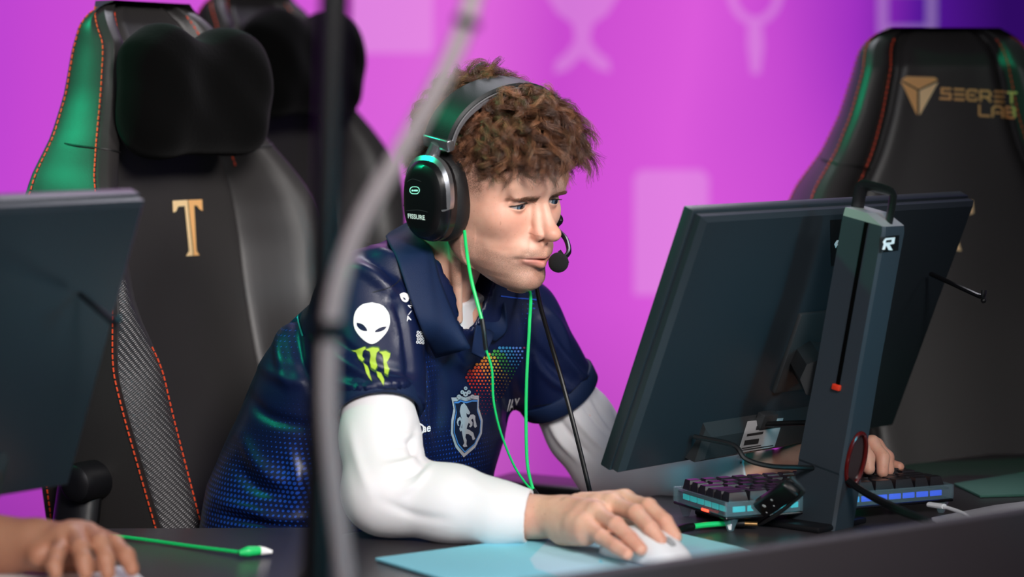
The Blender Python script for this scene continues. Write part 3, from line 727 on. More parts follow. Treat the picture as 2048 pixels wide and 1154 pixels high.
for rI, row in enumerate(rows[::-1]):
    tot = sum(row); u = (kl-.016)/tot; x = .008
    for wv in row:
        w_ = u*wv-.0016; a = w_/2; b = ks/2-.0008; cx, cy = x+u*wv/2, .008+ks*(rI+.5); z0 = .034; z1 = .0445+.0008*abs(rI-2)
        tp = .003
        bmk = MB().loft([[Vector((cx+sx_*a, cy+sy_*b, z0)) for sx_, sy_ in ((-1, -1), (1, -1), (1, 1), (-1, 1))], [Vector((cx+sx_*(a-tp*.8), cy+sy_*(b-tp*.8)+.0008, z1-.0007)) for sx_, sy_ in ((-1, -1), (1, -1), (1, 1), (-1, 1))], [Vector((cx+sx_*(a-tp), cy+sy_*(b-tp)+.0008, z1)) for sx_, sy_ in ((-1, -1), (1, -1), (1, 1), (-1, 1))]])
        bmk.build('keycap', M_key, kb, local=True, ang=30); x += u*wv

# device propped between keyboard and stand
dv = thing('control_box', 'small black device with white dots propped against the keyboard', 'device', PZ(1520, 1045, .75))
a, b = PZ(1484, 1042, .753), P(1585, 975, 2.80); c = P(1600, 990, 2.795); ddir = (b-a).normalized(); side = ddir.cross(((a+b)/2-CAMP).normalized()+Vector((0, 0, .35))).normalized(); nn = ddir.cross(side); Rd = Matrix((ddir, side, nn)).transposed()
mid = (a+b)/2
MB().box(mid, ((b-a).length, .024, .012), R=Rd, bev=.003, seg=3).build('body', mat('satin_black', lin(18, 18, 20), .3), dv)
MB().tube([a+side*-.015, mid+side*-.016+nn*.004, b+side*-.013, b+ddir*.012+side*-.006, b+ddir*.016+side*.012], .0026, n=8).build('metal_edge', mat('grey_edge', lin(70, 70, 72), .3, metal=.5), dv)
for u, v, r in ((-.02, -.004, .0012), (-.005, -.006, .0012), (.004, .003, .0026), (.018, -.004, .0012), (.026, .004, .0016), (-.03, .003, .0012)):
    for sgn in (1, -1):
        MB().cyl(mid+ddir*u+side*v+nn*.0050*sgn, mid+ddir*u+side*v+nn*.0062*sgn, r, n=10).build('white_dot', M_white, dv)

# headset jack plug lying on the desk
M_green = mat('green_cable', lin(24, 200, 104), .4, emit=None)
jp = thing('audio_plug', 'green and black audio jack plug with gold tip lying behind the mouse pad', 'plug', PZ(1440, 1052, .75))
def dz(px, py, z=.7575): return PZ(px, py, z)
MB().tube([dz(1350, 1062), dz(1368, 1056), dz(1385, 1053)], .0052, n=10).build('sleeve', M_cable, jp)
MB().tube([dz(1385, 1053), dz(1420, 1049), dz(1462, 1046)], .0034, n=10).build('cable', M_green, jp)
MB().cyl(dz(1462, 1046), dz(1490, 1047), .0046).build('plug_body', M_cable, jp)
MB().cyl(dz(1490, 1047), dz(1515, 1048), .0024).build('gold_tip', mat('gold', lin(220, 170, 110), .3, metal=.9), jp)

# green cable with white plug on the left desk
gp = thing('green_plug', 'green cable ending in a green and white plug on the lower-left desk', 'cable', PZ(500, 1105, .75))
MB().tube([PZ(150, 1062, .7535), PZ(280, 1078, .7535), PZ(380, 1092, .7535), PZ(484, 1105, .7555)], .0022, n=8).build('cable', M_green, gp)
MB().tube([PZ(478, 1106, .7565), PZ(496, 1103, .7575), PZ(520, 1101, .7575)], [.003, .0062, .005], n=12).build('plug_body', M_green, gp)
MB().tube([PZ(516, 1101, .7575), PZ(530, 1102, .7565), PZ(545, 1104, .7555)], [.0055, .0045, .002], n=12).build('plug_tip', M_white, gp)

# usb cable and white strip at the right
uc = thing('usb_cable', 'thin white cable with plug leaving the right end of the keyboard', 'cable', PZ(1880, 1012, .75))
ka = kb.matrix_basis @ Vector((kl-.030, -.002, .024))
MB().tube([P(1858, 1009, 2.89), P(1888, 1013, 2.87)], .0045, n=10, smooth=0, flat=.7).build('plug_body', M_white, uc)
MB().tube([P(1886, 1013, 2.87), P(1900, 1017, 2.86), P(1925, 1026, 2.83), P(1945, 1040, 2.78), P(1960, 1060, 2.74)], .0021, n=8).build('cable', M_white, uc)
ws = MB(); pts = [PZ(1862, 1034, .762), PZ(1990, 1009, .762), PZ(2130, 992, .762), PZ(2130, 1030, .762), PZ(1870, 1060, .762)]
st_ = slab(MB(), [(p.x, p.y) for p in pts], .7505, .762, .002).build('white_board', mat('white_board_plastic', lin(205, 205, 208), .5)); tag(st_, 'flat white board lying on the desk at the right edge', 'board')
# pad on the far desk, green light put into its colour
pts = [PZ(1908, 966, .754), PZ(2048, 944, .754), PZ(2150, 930, .754), PZ(2150, 985, .754), PZ(1960, 990, .754)]
tag(slab(MB(), [(p.x, p.y) for p in pts], .7503, .754, .001).build('desk_mat', mat('green_lit_mat', lin(60, 110, 96), .7, bump=(900, .2))), 'mat on the desk at the far right, green light painted into its colour', 'mat')

# ================================================================ MOUSE PAD AND MOUSE
def pad_mat():
    m = mat('pad_cloth', lin(96, 206, 234), .75, bump=(1500, .15)); nt = m.node_tree; b = nt.nodes['Principled BSDF']
    tc = nt.nodes.new('ShaderNodeTexCoord'); sx = nt.nodes.new('ShaderNodeSeparateXYZ'); nt.links.new(tc.outputs['Object'], sx.inputs[0])
    nz = nt.nodes.new('ShaderNodeTexVoronoi'); nz.inputs['Scale'].default_value = 5.0; nz.distance = 'MANHATTAN'
    mp = nt.nodes.new('ShaderNodeMapping'); mp.inputs['Rotation'].default_value = (0, 0, .5); mp.inputs['Scale'].default_value = (1.0, .35, 1); nt.links.new(tc.outputs['Object'], mp.inputs[0]); nt.links.new(mp.outputs[0], nz.inputs['Vector'])
    bw = nt.nodes.new('ShaderNodeSeparateColor'); nt.links.new(nz.outputs['Color'], bw.inputs[0])
    cr = nt.nodes.new('ShaderNodeValToRGB'); cr.color_ramp.interpolation = 'LINEAR'; e = cr.color_ramp
    e.elements[0].color = lin(92, 212, 250); e.elements[1].color = lin(196, 230, 248); e.elements.new(.5).color = lin(128, 220, 240)
    nt.links.new(bw.outputs[0], cr.inputs[0]); nt.links.new(cr.outputs[0], b.inputs[0]); return m
A1 = PZ(750, 1115, .7545); B1 = PZ(1492, 1096, .7545)
ud = Vector((ed.x, ed.y, 0)); vd = Vector((ed.y, -ed.x, 0))
s1 = (B1-A1).dot(ud)
padp = [A1+ud*0, A1+ud*(s1+0), A1+ud*s1+vd*.34, A1+vd*.34]
mbp = MB(); slab(mbp, [(p.x, p.y) for p in padp], .7505, .7545, .0012)
pad = mbp.build('mouse_pad', pad_mat()); tag(pad, 'light blue cloth mouse pad under the player\'s hand and mouse', 'mouse pad')
# mouse
mo = thing('computer_mouse', 'white wireless mouse under the player\'s right hand on the blue pad', 'mouse', PZ(1300, 1105, .7545))
mcn = P(1292, 1090, 2.66); mcn.z = .7545; mf = Vector((.66, -.75, 0)).normalized(); ml = Vector((-mf.y, mf.x, 0))
def fm(p):
    q = p-np.array(mcn); x = q@np.array(mf); y = q@np.array(ml); z = q[:, 2]
    ht = .037*(1-.55*np.clip((x+.01)/.07, -1, 1)**2*(x > -.01)-.35*np.clip((-.01-x)/.05, 0, 1)**2)
    hw = .0295-.004*g(x-.005, .03)
    return ((np.abs(x/.062)**3+np.abs(y/hw)**3+np.abs(z/np.maximum(ht, .004))**2.6)**(1/2.8)-1)*.03
V, Q = surf(lambda p: np.maximum(fm(p), .0012-(p[:, 2]-mcn.z)), np.array(mcn)-[.08, .08, .004], np.array(mcn)+[.08, .08, .05], .002)
o = fast_mesh('shell', V, Q, mat('white_mouse_plastic', lin(232, 232, 236), .35), mo)
MB().cyl(mcn+mf*.035+ml*.003+Vector((0, 0, .0225)), mcn+mf*.035-ml*.003+Vector((0, 0, .0195)), .009, n=20).build('scroll_wheel', M_label, mo)
mb = MB(); mb.tube([mcn+mf*.063+Vector((0, 0, .003)), mcn+mf*.067+ml*.002+Vector((0, 0, .003))], .003, n=8, smooth=0); mb.build('charging_port', M_black, mo)
#@@PERSON
# ================================================================ THE PLAYER: HEAD
HS = .96
def head_R(yaw, pit, roll):
    cp, sp = math.cos(pit), math.sin(pit)
    f = np.array([math.sin(yaw)*cp, -math.cos(yaw)*cp, -sp]); l = np.array([math.cos(yaw), math.sin(yaw), 0]); u = np.cross(f, l)
    l2 = l*math.cos(roll)+u*math.sin(roll); return np.stack([f, l2, np.cross(f, l2)], 1)
HR = head_R(math.radians(48.5), math.radians(14), math.radians(4)); HO = np.array([-.027, 3.0, 1.149])
def h2w(p): return (np.asarray(p, float)*HS)@HR.T+HO
def w2h(p): return ((np.asarray(p, float)-HO)@HR)/HS
def HV(x, y, z): return Vector(h2w([x, y, z]))

zz = [-.110, -.106, -.100, -.092, -.082, -.070, -.058, -.045, -.030, -.015, 0, .015, .03, .05]
T_xf = smooth_table(zz, [.080, .088, .094, .0965, .096, .0945, .0955, .0955, .0925, .089, .086, .086, .090, .091], s=2)
T_w = smooth_table(zz, [.012, .022, .031, .040, .049, .0565, .0605, .063, .0655, .0680, .0695, .0700, .0695, .068], s=2)
T_xb = smooth_table(zz, [.058, .050, .040, .028, .014, .000, -.010, -.018, -.024, -.028, -.03, -.03, -.03, -.03], s=2)
neck_a = w2h([-.065, 3.045, 1.125]); neck_b = w2h([-.118, 3.065, 1.00]); neck_c = w2h([-.125, 3.07, .94])
scm_a = np.array([-.008, -.050, -.045]); scm_b = w2h(np.array(P(918, 640, 3.01)))
def almond(y, yc, s):
    u = (y-yc)/.0150
    return u
EYE = [np.array([.0725, -.0315, .0085]), np.array([.0725, .0315, .0085])]
def eye_open(q, e, s):
    """signed distance-ish, negative inside the lid opening"""
    y = (q[:, 1]-e[1])*s; z = q[:, 2]-e[2]                # y>0 towards the outer corner
    u = (y-.0005)/.0142
    zc = .0002-.0012*u
    up = .0037*np.clip(1-np.abs(u+.10)**2.3, -1, 1); dn = .0036*np.clip(1-np.abs(u-.12)**2.2, -1, 1)
    return np.maximum((z-zc)-up, (zc-z)-dn)*.8
def f_head(p):
    """p in head-local metres"""
    x, y, z = p[:, 0], p[:, 1], p[:, 2]; ay = np.abs(y); m = np.stack([x, ay, z], 1)
    cran = ell(p, (-.006, 0, .043), (.096, .0755, .086))
    xf, w, xb = T_xf(z), T_w(z), T_xb(z); cx = np.clip(.020+.25*np.clip(-z-.05, 0, 1), 0, .05); cx = np.maximum(cx, xb+.006)
    dx = x-cx; a = np.where(dx > 0, xf-cx, cx-xb); n = np.where(dx > 0, 2.15, 2.6)
    r = (np.abs(dx)/a)**n+(ay/w)**n; fr = (r**(1/n)-1)*np.minimum(np.minimum(a, w), .05)
    fr = np.maximum(fr, np.maximum(z-.05, -.112-z))
    d = smin(cran, fr, .022)
    d = smin(d, ell(p, (.079, 0, .034), (.0165, .050, .020)), .012)            # forehead
    d = smin(d, ell(m, (.0825, .026, .0205), (.0090, .021, .0050)), .009)       # brow ridge
    d = smin(d, ell(m, (.056, .0435, -.012), (.021, .017, .017)), .020)          # cheek bone
    d = smin(d, ell(p, (.080, 0, -.050), (.0255, .031, .019)), .012)            # muzzle
    d = smin(d, ell(p, (.0805, 0, -.0885), (.0195, .024, .0150)), .012)         # chin
    d = smin(d, ell(m, (.014, .051, -.062), (.018, .010, .016)), .02)           # jaw angle
    f = x > .04
    d = d+f*(.0065*g(ay-.029, .017)*g(z-.010, .0115)+.0030*g(ay-.013, .007)*g(z-.012, .010))   # sockets
    d = d+f*(.0016*g(z+.0775, .0055)*g(y, .022))                               # under the lip
    d = d+f*.0008*g(ay-.050, .014)*g(z+.045, .022)                             # hollow cheek
    d = d+.003*(x > .02)*g(x-.062, .012)*g(z-.035, .018)*(ay > .04)            # temple
    # nose
    nose = cap(p, (.0855, 0, .022), (.104, 0, -.012), .0062, .0075)
    nose = smin(nose, cap(p, (.100, 0, -.008), (.1115, 0, -.0215), .0072, .0098), .006)
    nose = smin(nose, ell(p, (.1125, 0, -.0225), (.0125, .0108, .0096)), .005)
    nose = smin(nose, cap(m, (.086, .0075, .008), (.098, .0115, -.020), .0045, .0055), .007)
    nose = smin(nose, ell(m, (.0985, .0125, -.0265), (.0105, .0062, .0075)), .004)
    nose = smin(nose, cap(p, (.108, 0, -.030), (.100, 0, -.036), .0042), .004)
    d = smin(d, nose, .0065)
    d = smax(d, -cap(m, (.1055, .0060, -.0385), (.100, .0068, -.028), .0030), .002)
    d = d+.0013*g(np.hypot(x-.0895, (z+.0265)*.8)-.001, .010)*0
    d = d+f*.0010*g(ay-(.0165+.35*np.clip(-.030-z, 0, .05)), .0028)*(z < -.026)*(z > -.052)*(x > .07)   # nasolabial fold
    d = d+f*.0009*g(y, .003)*g(z+.043, .006)
    # lips
    lipz = -.0585-.0012*g(y, .006)-.035*ay*ay/.03
    ul = cap(m, (.1040, 0, -.0535), (.0925, .0235, -.0590), .0052, .0022); ll = cap(m, (.1025, 0, -.0655), (.0915, .0215, -.0612), .0062, .0025)
    d = smin(d, ul, .004); d = smin(d, ll, .004)
    d = d+f*(x > .075)*.0030*np.exp(-((z-lipz)/.0014)**2)*np.clip(1-(ay/.0295)**6, 0, 1)*np.exp(-np.clip(.1-x, 0, 1)/.03)
    d = d+f*.0016*g(ay-.0305, .004)*g(z+.0605, .004)
    # eyelids
    for e, s in ((EYE[0], -1), (EYE[1], 1)):
        near = np.abs(x-e[0]) < .03
        ball = sl(p-e)-.0132
        lid = smin(d, ball, .0035)
        lid = lid+.0009*np.exp(-((z-e[2]-.0068+.12*np.abs((y-e[1])))/.0011)**2)*g(y-e[1], .015)   # crease
        op = eye_open(p, e, s); inn = np.maximum(op, -(x-.066)); lid = smax(lid, -inn, .0008)
        d = np.where(near & (x > .05), lid, d)
    # ears (under the headset)
    ear = ell(m, (-.004, .076, -.004), (.016, .006, .030)); d = smin(d, ear, .006)
    # neck
    nk = cap(p, neck_a, neck_b, .0545, .058); nk = smin(nk, cap(p, neck_b, neck_c, .057, .064), .01)
    nk = smin(nk, cap(p, scm_a, scm_b, .008, .005), .02)
    return smin(d, nk, .014)
Vh, Qh = surf(f_head, (-.23, -.13, -.235), (.135, .13, .135), .00145)
Vl = Vh.copy(); ay = np.abs(Vl[:, 1])
def n3(v, sc):
    return np.sin(v[:, 0]*sc+1.3*np.sin(v[:, 1]*sc*.7))*np.sin(v[:, 1]*sc*1.1+2*np.sin(v[:, 2]*sc*.6))*np.sin(v[:, 2]*sc*.9+1.7*np.sin(v[:, 0]*sc*.8))
x_, z_ = Vl[:, 0], Vl[:, 2]
lipz = -.0585-.035*ay*ay/.03
lips = (x_ > .085)*np.clip(1-np.abs((z_-lipz+.001)/np.where(z_ > lipz, .0062, .0105))**3, 0, 1)*np.clip(1-(ay/.029)**4, 0, 1)
stub = (x_ > -.03)*np.clip((-.040-z_+.22*np.clip(.07-x_, 0, .1)*0)/.010, 0, 1)*np.clip((z_+.125)/.01, 0, 1)*(1-.8*lips)
stub *= np.clip((-.052-z_+.30*np.clip(ay-.024, 0, .05)*0+.0)/.008, 0, 1)*(z_ < 0)+np.clip((x_-.09)/.008, 0, 1)*np.clip((-.037-z_)/.004, 0, 1)*(z_ > -.056)+np.clip((ay-.030)/.012, 0, 1)*np.clip((-.030-z_+.9*np.clip(.045-x_, -.05, .05))/.02, 0, 1)*.8
stub = np.clip(stub, 0, 1)*np.clip((x_+.02)/.02, 0, 1)
red = .9*g(sl(Vl-np.array([.118, 0, -.020])), .014)+.7*g(sl(np.stack([x_, ay, z_], 1)-np.array([.1, .0145, -.027])), .009)+.5*g(sl(np.stack([x_, ay, z_], 1)-np.array([.078, .042, -.022])), .026)+.45*g(sl(np.stack([x_, ay, z_], 1)-np.array([.080, .031, -.002])), .014)
scalp = np.clip((z_-.062+.5*np.clip(.06-x_, 0, .2)*1.0)/.01, 0, 1)*(x_ < .092)
side = np.clip((.052-x_)/.008, 0, 1)*np.clip((z_-.004)/.02, 0, 1)*(ay > .03)
back = (x_ < -.02)*np.clip((z_+.05)/.02, 0, 1)
hairmask = np.clip(np.maximum(np.maximum(scalp, side*.85), back), 0, 1)

# hands -------------------------------------------------------------
def finger(p, J, r, k=.004):
    J = [np.array(j) for j in J]; d = None
    for i in range(len(J)-1):
        c = cap(p, J[i], J[i+1], r[i], r[i+1]); d = c if d is None else smin(d, c, k)
    return d
def V3(px, py, Y): return np.array(P(px, py, Y))
RW = V3(1092, 1034, 2.765)
RH = dict(
 pinky=[V3(1170, 1048, 2.685), V3(1203, 1074, 2.655), V3(1232, 1094, 2.63), V3(1254, 1108, 2.615)],
 ring=[V3(1194, 1028, 2.695), V3(1232, 1050, 2.655), V3(1260, 1077, 2.635), V3(1281, 1098, 2.62)],
 mid=[V3(1228, 1010, 2.710), V3(1272, 1026, 2.670), V3(1301, 1056, 2.642), V3(1321, 1082, 2.632)],
 idx=[V3(1252, 1003, 2.735), V3(1297, 1014, 2.690), V3(1330, 1043, 2.665), V3(1350, 1074, 2.652)])
RT = [np.array([.062, 2.795, .785]), np.array([.098, 2.79, .778]), np.array([.135, 2.762, .773]), np.array([.158, 2.742, .770])]
rad = dict(pinky=[.0095, .0082, .0077, .0068], ring=[.0105, .0090, .0085, .0074], mid=[.0108, .0094, .0088, .0077], idx=[.0108, .0094, .0088, .0077])
def palm(p, W, M4, rw, out_w):
    d = cap(p, W-(M4[1]-W)*.9, W, out_w, rw)
    for a, q in enumerate(M4):
        st = W+(q-W)*.25; d = smin(d, cap(p, st, q+(W-q)*.06, rw*.80, .0118), .012)
    # web between the metacarpals
    for a, b in zip(M4[:-1], M4[1:]): d = smin(d, cap(p, a*.8+W*.2, b*.8+W*.2, .0125), .008)
    return d
def f_rhand(p):
    M4 = [RH[k][0] for k in ('pinky', 'ring', 'mid', 'idx')]
    d = palm(p, RW, M4, .0225, .0265)
    F4 = None
    for k in ('pinky', 'ring', 'mid', 'idx'):
        q = finger(p, RH[k], rad[k], .002); F4 = q if F4 is None else smin(F4, q, .0012)
    d = smin(d, F4, .0065)
    for k in ('ring', 'mid', 'idx'): d = smin(d, sl(p-RH[k][0]-np.array([0, 0, .0005]))-.0104, .010)
    d = smin(d, cap(p, V3(1040, 1031, 2.775), RW, .0262, .0230), .010)
    for k in ('pinky', 'ring', 'mid', 'idx'): d = smin(d, sl(p-RH[k][1]-np.array([0, 0, .0005]))-rad[k][1]*.98, .004)
    heel = cap(p, RW+np.array([.02, -.030, -.012]), RH['pinky'][0]+np.array([0, 0, -.012]), .016, .013); d = smin(d, heel, .014)
    th = finger(p, RT, [.0135, .0125, .0110, .0085], .006); d = smin(d, th, .010)
    # tendons
    for k in ('ring', 'mid', 'idx'): d = smin(d, cap(p, RW*.55+RH[k][0]*.45+np.array([0, 0, .017]), RH[k][0]+np.array([0, 0, .0075]), .0028), .009)
    return d
lo = np.min([RW]+[j for k in RH for j in RH[k]]+RT, 0)-.06; hi = np.max([RW]+[j for k in RH for j in RH[k]]+RT, 0)+.04
Vr, Qr = surf(f_rhand, lo, hi, .0016)
LWr = V3(1545, 932, 3.085)
LH = dict(
 idx=[V3(1692, 905, 3.015), V3(1722, 892, 3.000), V3(1735, 915, 2.992), V3(1738, 938, 2.985)],
 mid=[V3(1700, 897, 3.035), V3(1744, 886, 3.020), V3(1765, 915, 3.005), V3(1765, 944, 2.995)],
 ring=[V3(1704, 895, 3.055), V3(1752, 890, 3.045), V3(1774, 915, 3.035), V3(1777, 940, 3.02)],
 pinky=[V3(1704, 904, 3.075), V3(1745, 912, 3.075), V3(1775, 928, 3.07), V3(1798, 934, 3.06)])
LT = [V3(1590, 938, 3.055), V3(1640, 945, 3.00), V3(1680, 950, 2.975), V3(1708, 955, 2.955)]
def f_lhand(p):
    M4 = [LH[k][0] for k in ('pinky', 'ring', 'mid', 'idx')]
    d = palm(p, LWr, M4, .0215, .0260)
    F4 = None
    for k in ('pinky', 'ring', 'mid', 'idx'):
        q = finger(p, LH[k], [v*.97 for v in rad[k]], .005); F4 = q if F4 is None else smin(F4, q, .0012)
    d = smin(d, F4, .006)
    return smin(d, finger(p, LT, [.0135, .0120, .0105, .0085], .006), .010)
lo = np.min([LWr]+[j for k in LH for j in LH[k]]+LT, 0)-.06; hi = np.max([LWr]+[j for k in LH for j in LH[k]]+LT, 0)+.04
Vlh, Qlh = surf(f_lhand, lo, hi, .0016)
# hidden body under the clothes, so that the figure is whole
SHR = np.array([-.172, 2.955, 1.005]); ELR = V3(772, 985, 2.815); SHL = np.array([.010, 3.165, .965]); ELL = V3(1218, 928, 3.20)
HIPR = np.array([-.245, 3.04, .60]); HIPL = np.array([-.10, 3.20, .60])
KNR = np.array([.02, 2.74, .60]); KNL = np.array([.19, 2.97, .60])
def f_body(p):
    d = cap(p, (-.12, 3.085, .92), (-.17, 3.11, .62), .075, .095); d = smin(d, cap(p, SHR, SHL, .036), .02)
    for a, b, c in ((SHR, ELR, RW), (SHL, ELL, LWr)):
        d = smin(d, cap(p, a, b, .040, .034), .02); d = smin(d, cap(p, b, c, .033, .022), .02)
    for a, b in ((HIPR, KNR), (HIPL, KNL)):
        d = smin(d, cap(p, a, b, .075, .055), .03); ft = b+np.array([.0, .0, -.50]); d = smin(d, cap(p, b, ft, .052, .035), .02)
        d = smin(d, cap(p, ft+np.array([-.02, .02, -.05]), ft+np.array([.13, -.12, -.06]), .032, .026), .02)
    return d
Vb, Qb = surf(f_body, (-.42, 2.5, .0), (.45, 3.4, 1.08), .011)
nh = len(Vh)
Vall = np.concatenate([h2w(Vh), Vr, Vlh, Vb]); Qall = np.concatenate([Qh, Qr+nh, Qlh+nh+len(Vr), Qb+nh+len(Vr)+len(Vlh)])

def skin_mat():
    m = mat('skin', lin(226, 182, 160), .46, spec=.42, sss=.25); nt = m.node_tree; b = nt.nodes['Principled BSDF']
    tc = nt.nodes.new('ShaderNodeTexCoord')
    def A(n): a = nt.nodes.new('ShaderNodeAttribute'); a.attribute_name = n; return a.outputs['Fac']
    def mix(fac, c0, c1):
        x = nt.nodes.new('ShaderNodeMix'); x.data_type = 'RGBA'; nt.links.new(fac, x.inputs[0])
        for i, c in ((6, c0), (7, c1)):
            if isinstance(c, tuple): x.inputs[i].default_value = c
            else: nt.links.new(c, x.inputs[i])
        return x.outputs[2]
    def noise(sc, det=3):
        n = nt.nodes.new('ShaderNodeTexNoise'); n.inputs['Scale'].default_value = sc; n.inputs['Detail'].default_value = det; nt.links.new(tc.outputs['Object'], n.inputs['Vector']); return n.outputs[0]
    def math_(op, a, bb):
        q = nt.nodes.new('ShaderNodeMath'); q.operation = op; q.use_clamp = True
        for i, c in ((0, a), (1, bb)):
            if isinstance(c, (int, float)): q.inputs[i].default_value = c
            else: nt.links.new(c, q.inputs[i])
        return q.outputs[0]
    def ramp(f, a, bb):
        q = nt.nodes.new('ShaderNodeMapRange'); q.inputs[1].default_value = a; q.inputs[2].default_value = bb; nt.links.new(f, q.inputs[0]); return q.outputs[0]
    base = mix(ramp(noise(45), .35, .7), lin(226, 176, 153), lin(214, 160, 138))
    base = mix(math_('MULTIPLY', A('red'), .6), base, lin(206, 122, 102))
    freck = math_('MULTIPLY', ramp(noise(330, 2), .68, .74), .35); base = mix(freck, base, lin(150, 92, 72))
    sp = ramp(noise(2400, 2), .46, .60); st = math_('MULTIPLY', A('stubble'), math_('ADD', math_('MULTIPLY', sp, .55), .20)); base = mix(st, base, lin(92, 66, 54))
    base = mix(math_('MULTIPLY', A('lips'), .75), base, lin(192, 112, 104))
    base = mix(math_('MULTIPLY', A('hairline'), math_('ADD', math_('MULTIPLY', ramp(noise(900, 2), .4, .55), .5), .45)), base, lin(62, 40, 30))
    nt.links.new(base, b.inputs['Base Color'])
    bp = nt.nodes.new('ShaderNodeBump'); bp.inputs['Strength'].default_value = .22; bp.inputs['Distance'].default_value = .0006; nt.links.new(noise(1100, 4), bp.inputs['Height']); nt.links.new(bp.outputs[0], b.inputs['Normal'])
    return m
M_skin = skin_mat(); M_skin2 = mat('tan_skin', lin(186, 128, 100), .5, sss=.15, var=.1)
man = thing('person', 'curly-haired young man in navy jersey leaning over the desk, hand on the mouse', 'person', (-.17, 3.11, .45))
body = fast_mesh('body', Vall, Qall, M_skin, man)
pad0 = np.zeros(len(Vall)-nh)
cat_ = lambda a, rest=0.0: np.concatenate([a, pad0+rest])
set_attr(body, 'lips', cat_(lips)); set_attr(body, 'stubble', cat_(stub)); set_attr(body, 'hairline', cat_(hairmask))
hr = np.zeros(len(Vall)); hr[:nh] = red
hj = np.array([j for k in RH for j in RH[k][1:]]+[j for k in LH for j in LH[k][1:]]); Vhand = Vall[nh:nh+len(Vr)+len(Vlh)]
hr[nh:nh+len(Vhand)] = .55*np.max([g(sl(Vhand-j), .012) for j in hj], 0)
set_attr(body, 'red', hr)

# eyes
M_sclera = mat('eye_white', lin(186, 178, 178), .2, spec=.6); M_iris = mat('blue_grey_iris', lin(84, 100, 114), .15, spec=.8, var=.3, varscale=900); M_pupil = mat('pupil', lin(6, 6, 8), .05, spec=.9); M_limb = mat('iris_rim', lin(38, 50, 62), .15)
for e in EYE:
    gz = Vector((1, -.05 if e[1] < 0 else .10, -.07)).normalized(); q = gz.to_track_quat('Z', 'Y').to_matrix(); mb = MB().ball((0, 0, 0), .0122, n=36, R=q)
    mb.V = [HV(*(Vector(e)+v)) for v in mb.V]
    N = 36
    for i, f in enumerate(mb.F):
        c = sum((w2h(np.array(mb.V[j]))-e for j in f), np.zeros(3))/len(f); c /= np.linalg.norm(c); an = math.degrees(math.acos(min(1, c@np.array(gz))))
        mb.M[i] = 2 if an < 13 else (1 if an < 30 else (3 if an < 35 else 0))
    mb.build('eye', [M_sclera, M_iris, M_pupil, M_limb], man, ang=180)
# lashes and lid shadow line, eyebrows
M_lash = mat('lash_hair', lin(44, 28, 20), .5); M_brow = mat('brow_hair', lin(108, 74, 54), .55)
def head_tree(): return bvh(body)
TB = head_tree()
def on_head(x, y, z, off=.0003, d=(1, 0, 0)):
    o = HV(x, y, z)+Vector(HR@np.array(d))*.05; h = TB.ray_cast(o, -Vector(HR@np.array(d))); return h[0]+h[1]*off, h[1]
for e, s in ((EYE[0], -1), (EYE[1], 1)):
    mb = MB()
    for i in range(26):
        u = -0.95+1.9*i/25; y = .0005+u*.0142; zc = .0002-.0012*u; up = .0037*max(0, 1-abs(u+.10)**2.3)
        r = math.sqrt(max(.0137**2-y*y, 4e-6)); p = Vector(e)+Vector((r*.985, s*y, zc+up+.0003)); ln = .0030*(.6+.4*math.cos(u*1.2))
        a = HV(*p); b = HV(*(p+Vector((ln*.8, s*ln*(.35+u*.5), -ln*.15)))); c = HV(*(p+Vector((ln, s*ln*(.5+u*.7), ln*.25)))); mb.tube([a, b, c], [.00022, .00016, .00006], n=4, smooth=2)
    mb.tube([HV(*(Vector(e)+Vector((math.sqrt(max(.0136**2-(.0005+u*.0142)**2, 4e-6)), s*(.0005+u*.0142), .0002-.0012*u+.0037*max(0, 1-abs(u+.1)**2.3)+.0001)))) for u in np.linspace(-.93, .93, 14)], .00045, n=5, smooth=2)
    mb.build('eyelashes', M_lash, man)
    mb = MB()
    for i in range(420):
        u = RNG.random()**1.35; y = .0105+.040*u; zb = .0185+.0055*math.sin(min(u*1.2, 1)*math.pi*.5)-.010*max(0, u-.62); th = .0038*(1-u)**.6+.0016
        z = zb+RNG.normal(0, 1)*th*.45-.0018
        h, nn = on_head(.2, s*y, z)
        loc = Vector((.0, s*1.0, .35*(1-u)-.25*u)).normalized(); dr = Vector(HR@np.array(loc)); L_ = RNG.uniform(.004, .0075)*(1 if u < .7 else .6)
        mb.tube([h-nn*.0004, h+dr*L_*.5+nn*.0009, h+dr*L_+nn*.0004], [.00013, .00010, .00004], n=4, smooth=1)
    mb.build('eyebrow', M_brow, man)
#@@HAIR
# ---------------------------------------------------------------- hair
CC = np.array([-.006, 0, .043]); CR = np.array([.096, .0755, .086])
def scalp_pt(th, ph):       # th: azimuth from the front (left +), ph: elevation
    d = np.array([math.cos(ph)*math.cos(th), math.cos(ph)*math.sin(th), math.sin(ph)]); t = 1/np.linalg.norm(d/CR); p = CC+d*t; n = (d*t)/CR**2; return p, n/np.linalg.norm(n)
def hair_len(p):
    """thickness of the hair over a scalp point"""
    x, y, z = p; ay = abs(y)
    top = np.clip((z-.085)/.03, 0, 1); front = np.clip((x-.02)/.05, 0, 1); sd = np.clip((ay-.045)/.02, 0, 1)
    t = .022+.014*top+.030*front*np.clip((z-.055)/.03, 0, 1)+.008*np.clip(-(x+.03)/.04, 0, 1)
    return t*(1-sd*np.clip((.085-z)/.05, 0, 1)*.72)
def allowed(p):
    x, y, z = p; ay = abs(y)
    if x > .035: lim = .070-.008*np.clip((.075-x)/.03, 0, 1)-(.012 if ay > .05 else 0)
    elif x > -.01: lim = .022+.75*(x+.01)
    else: lim = -.045
    return z > lim
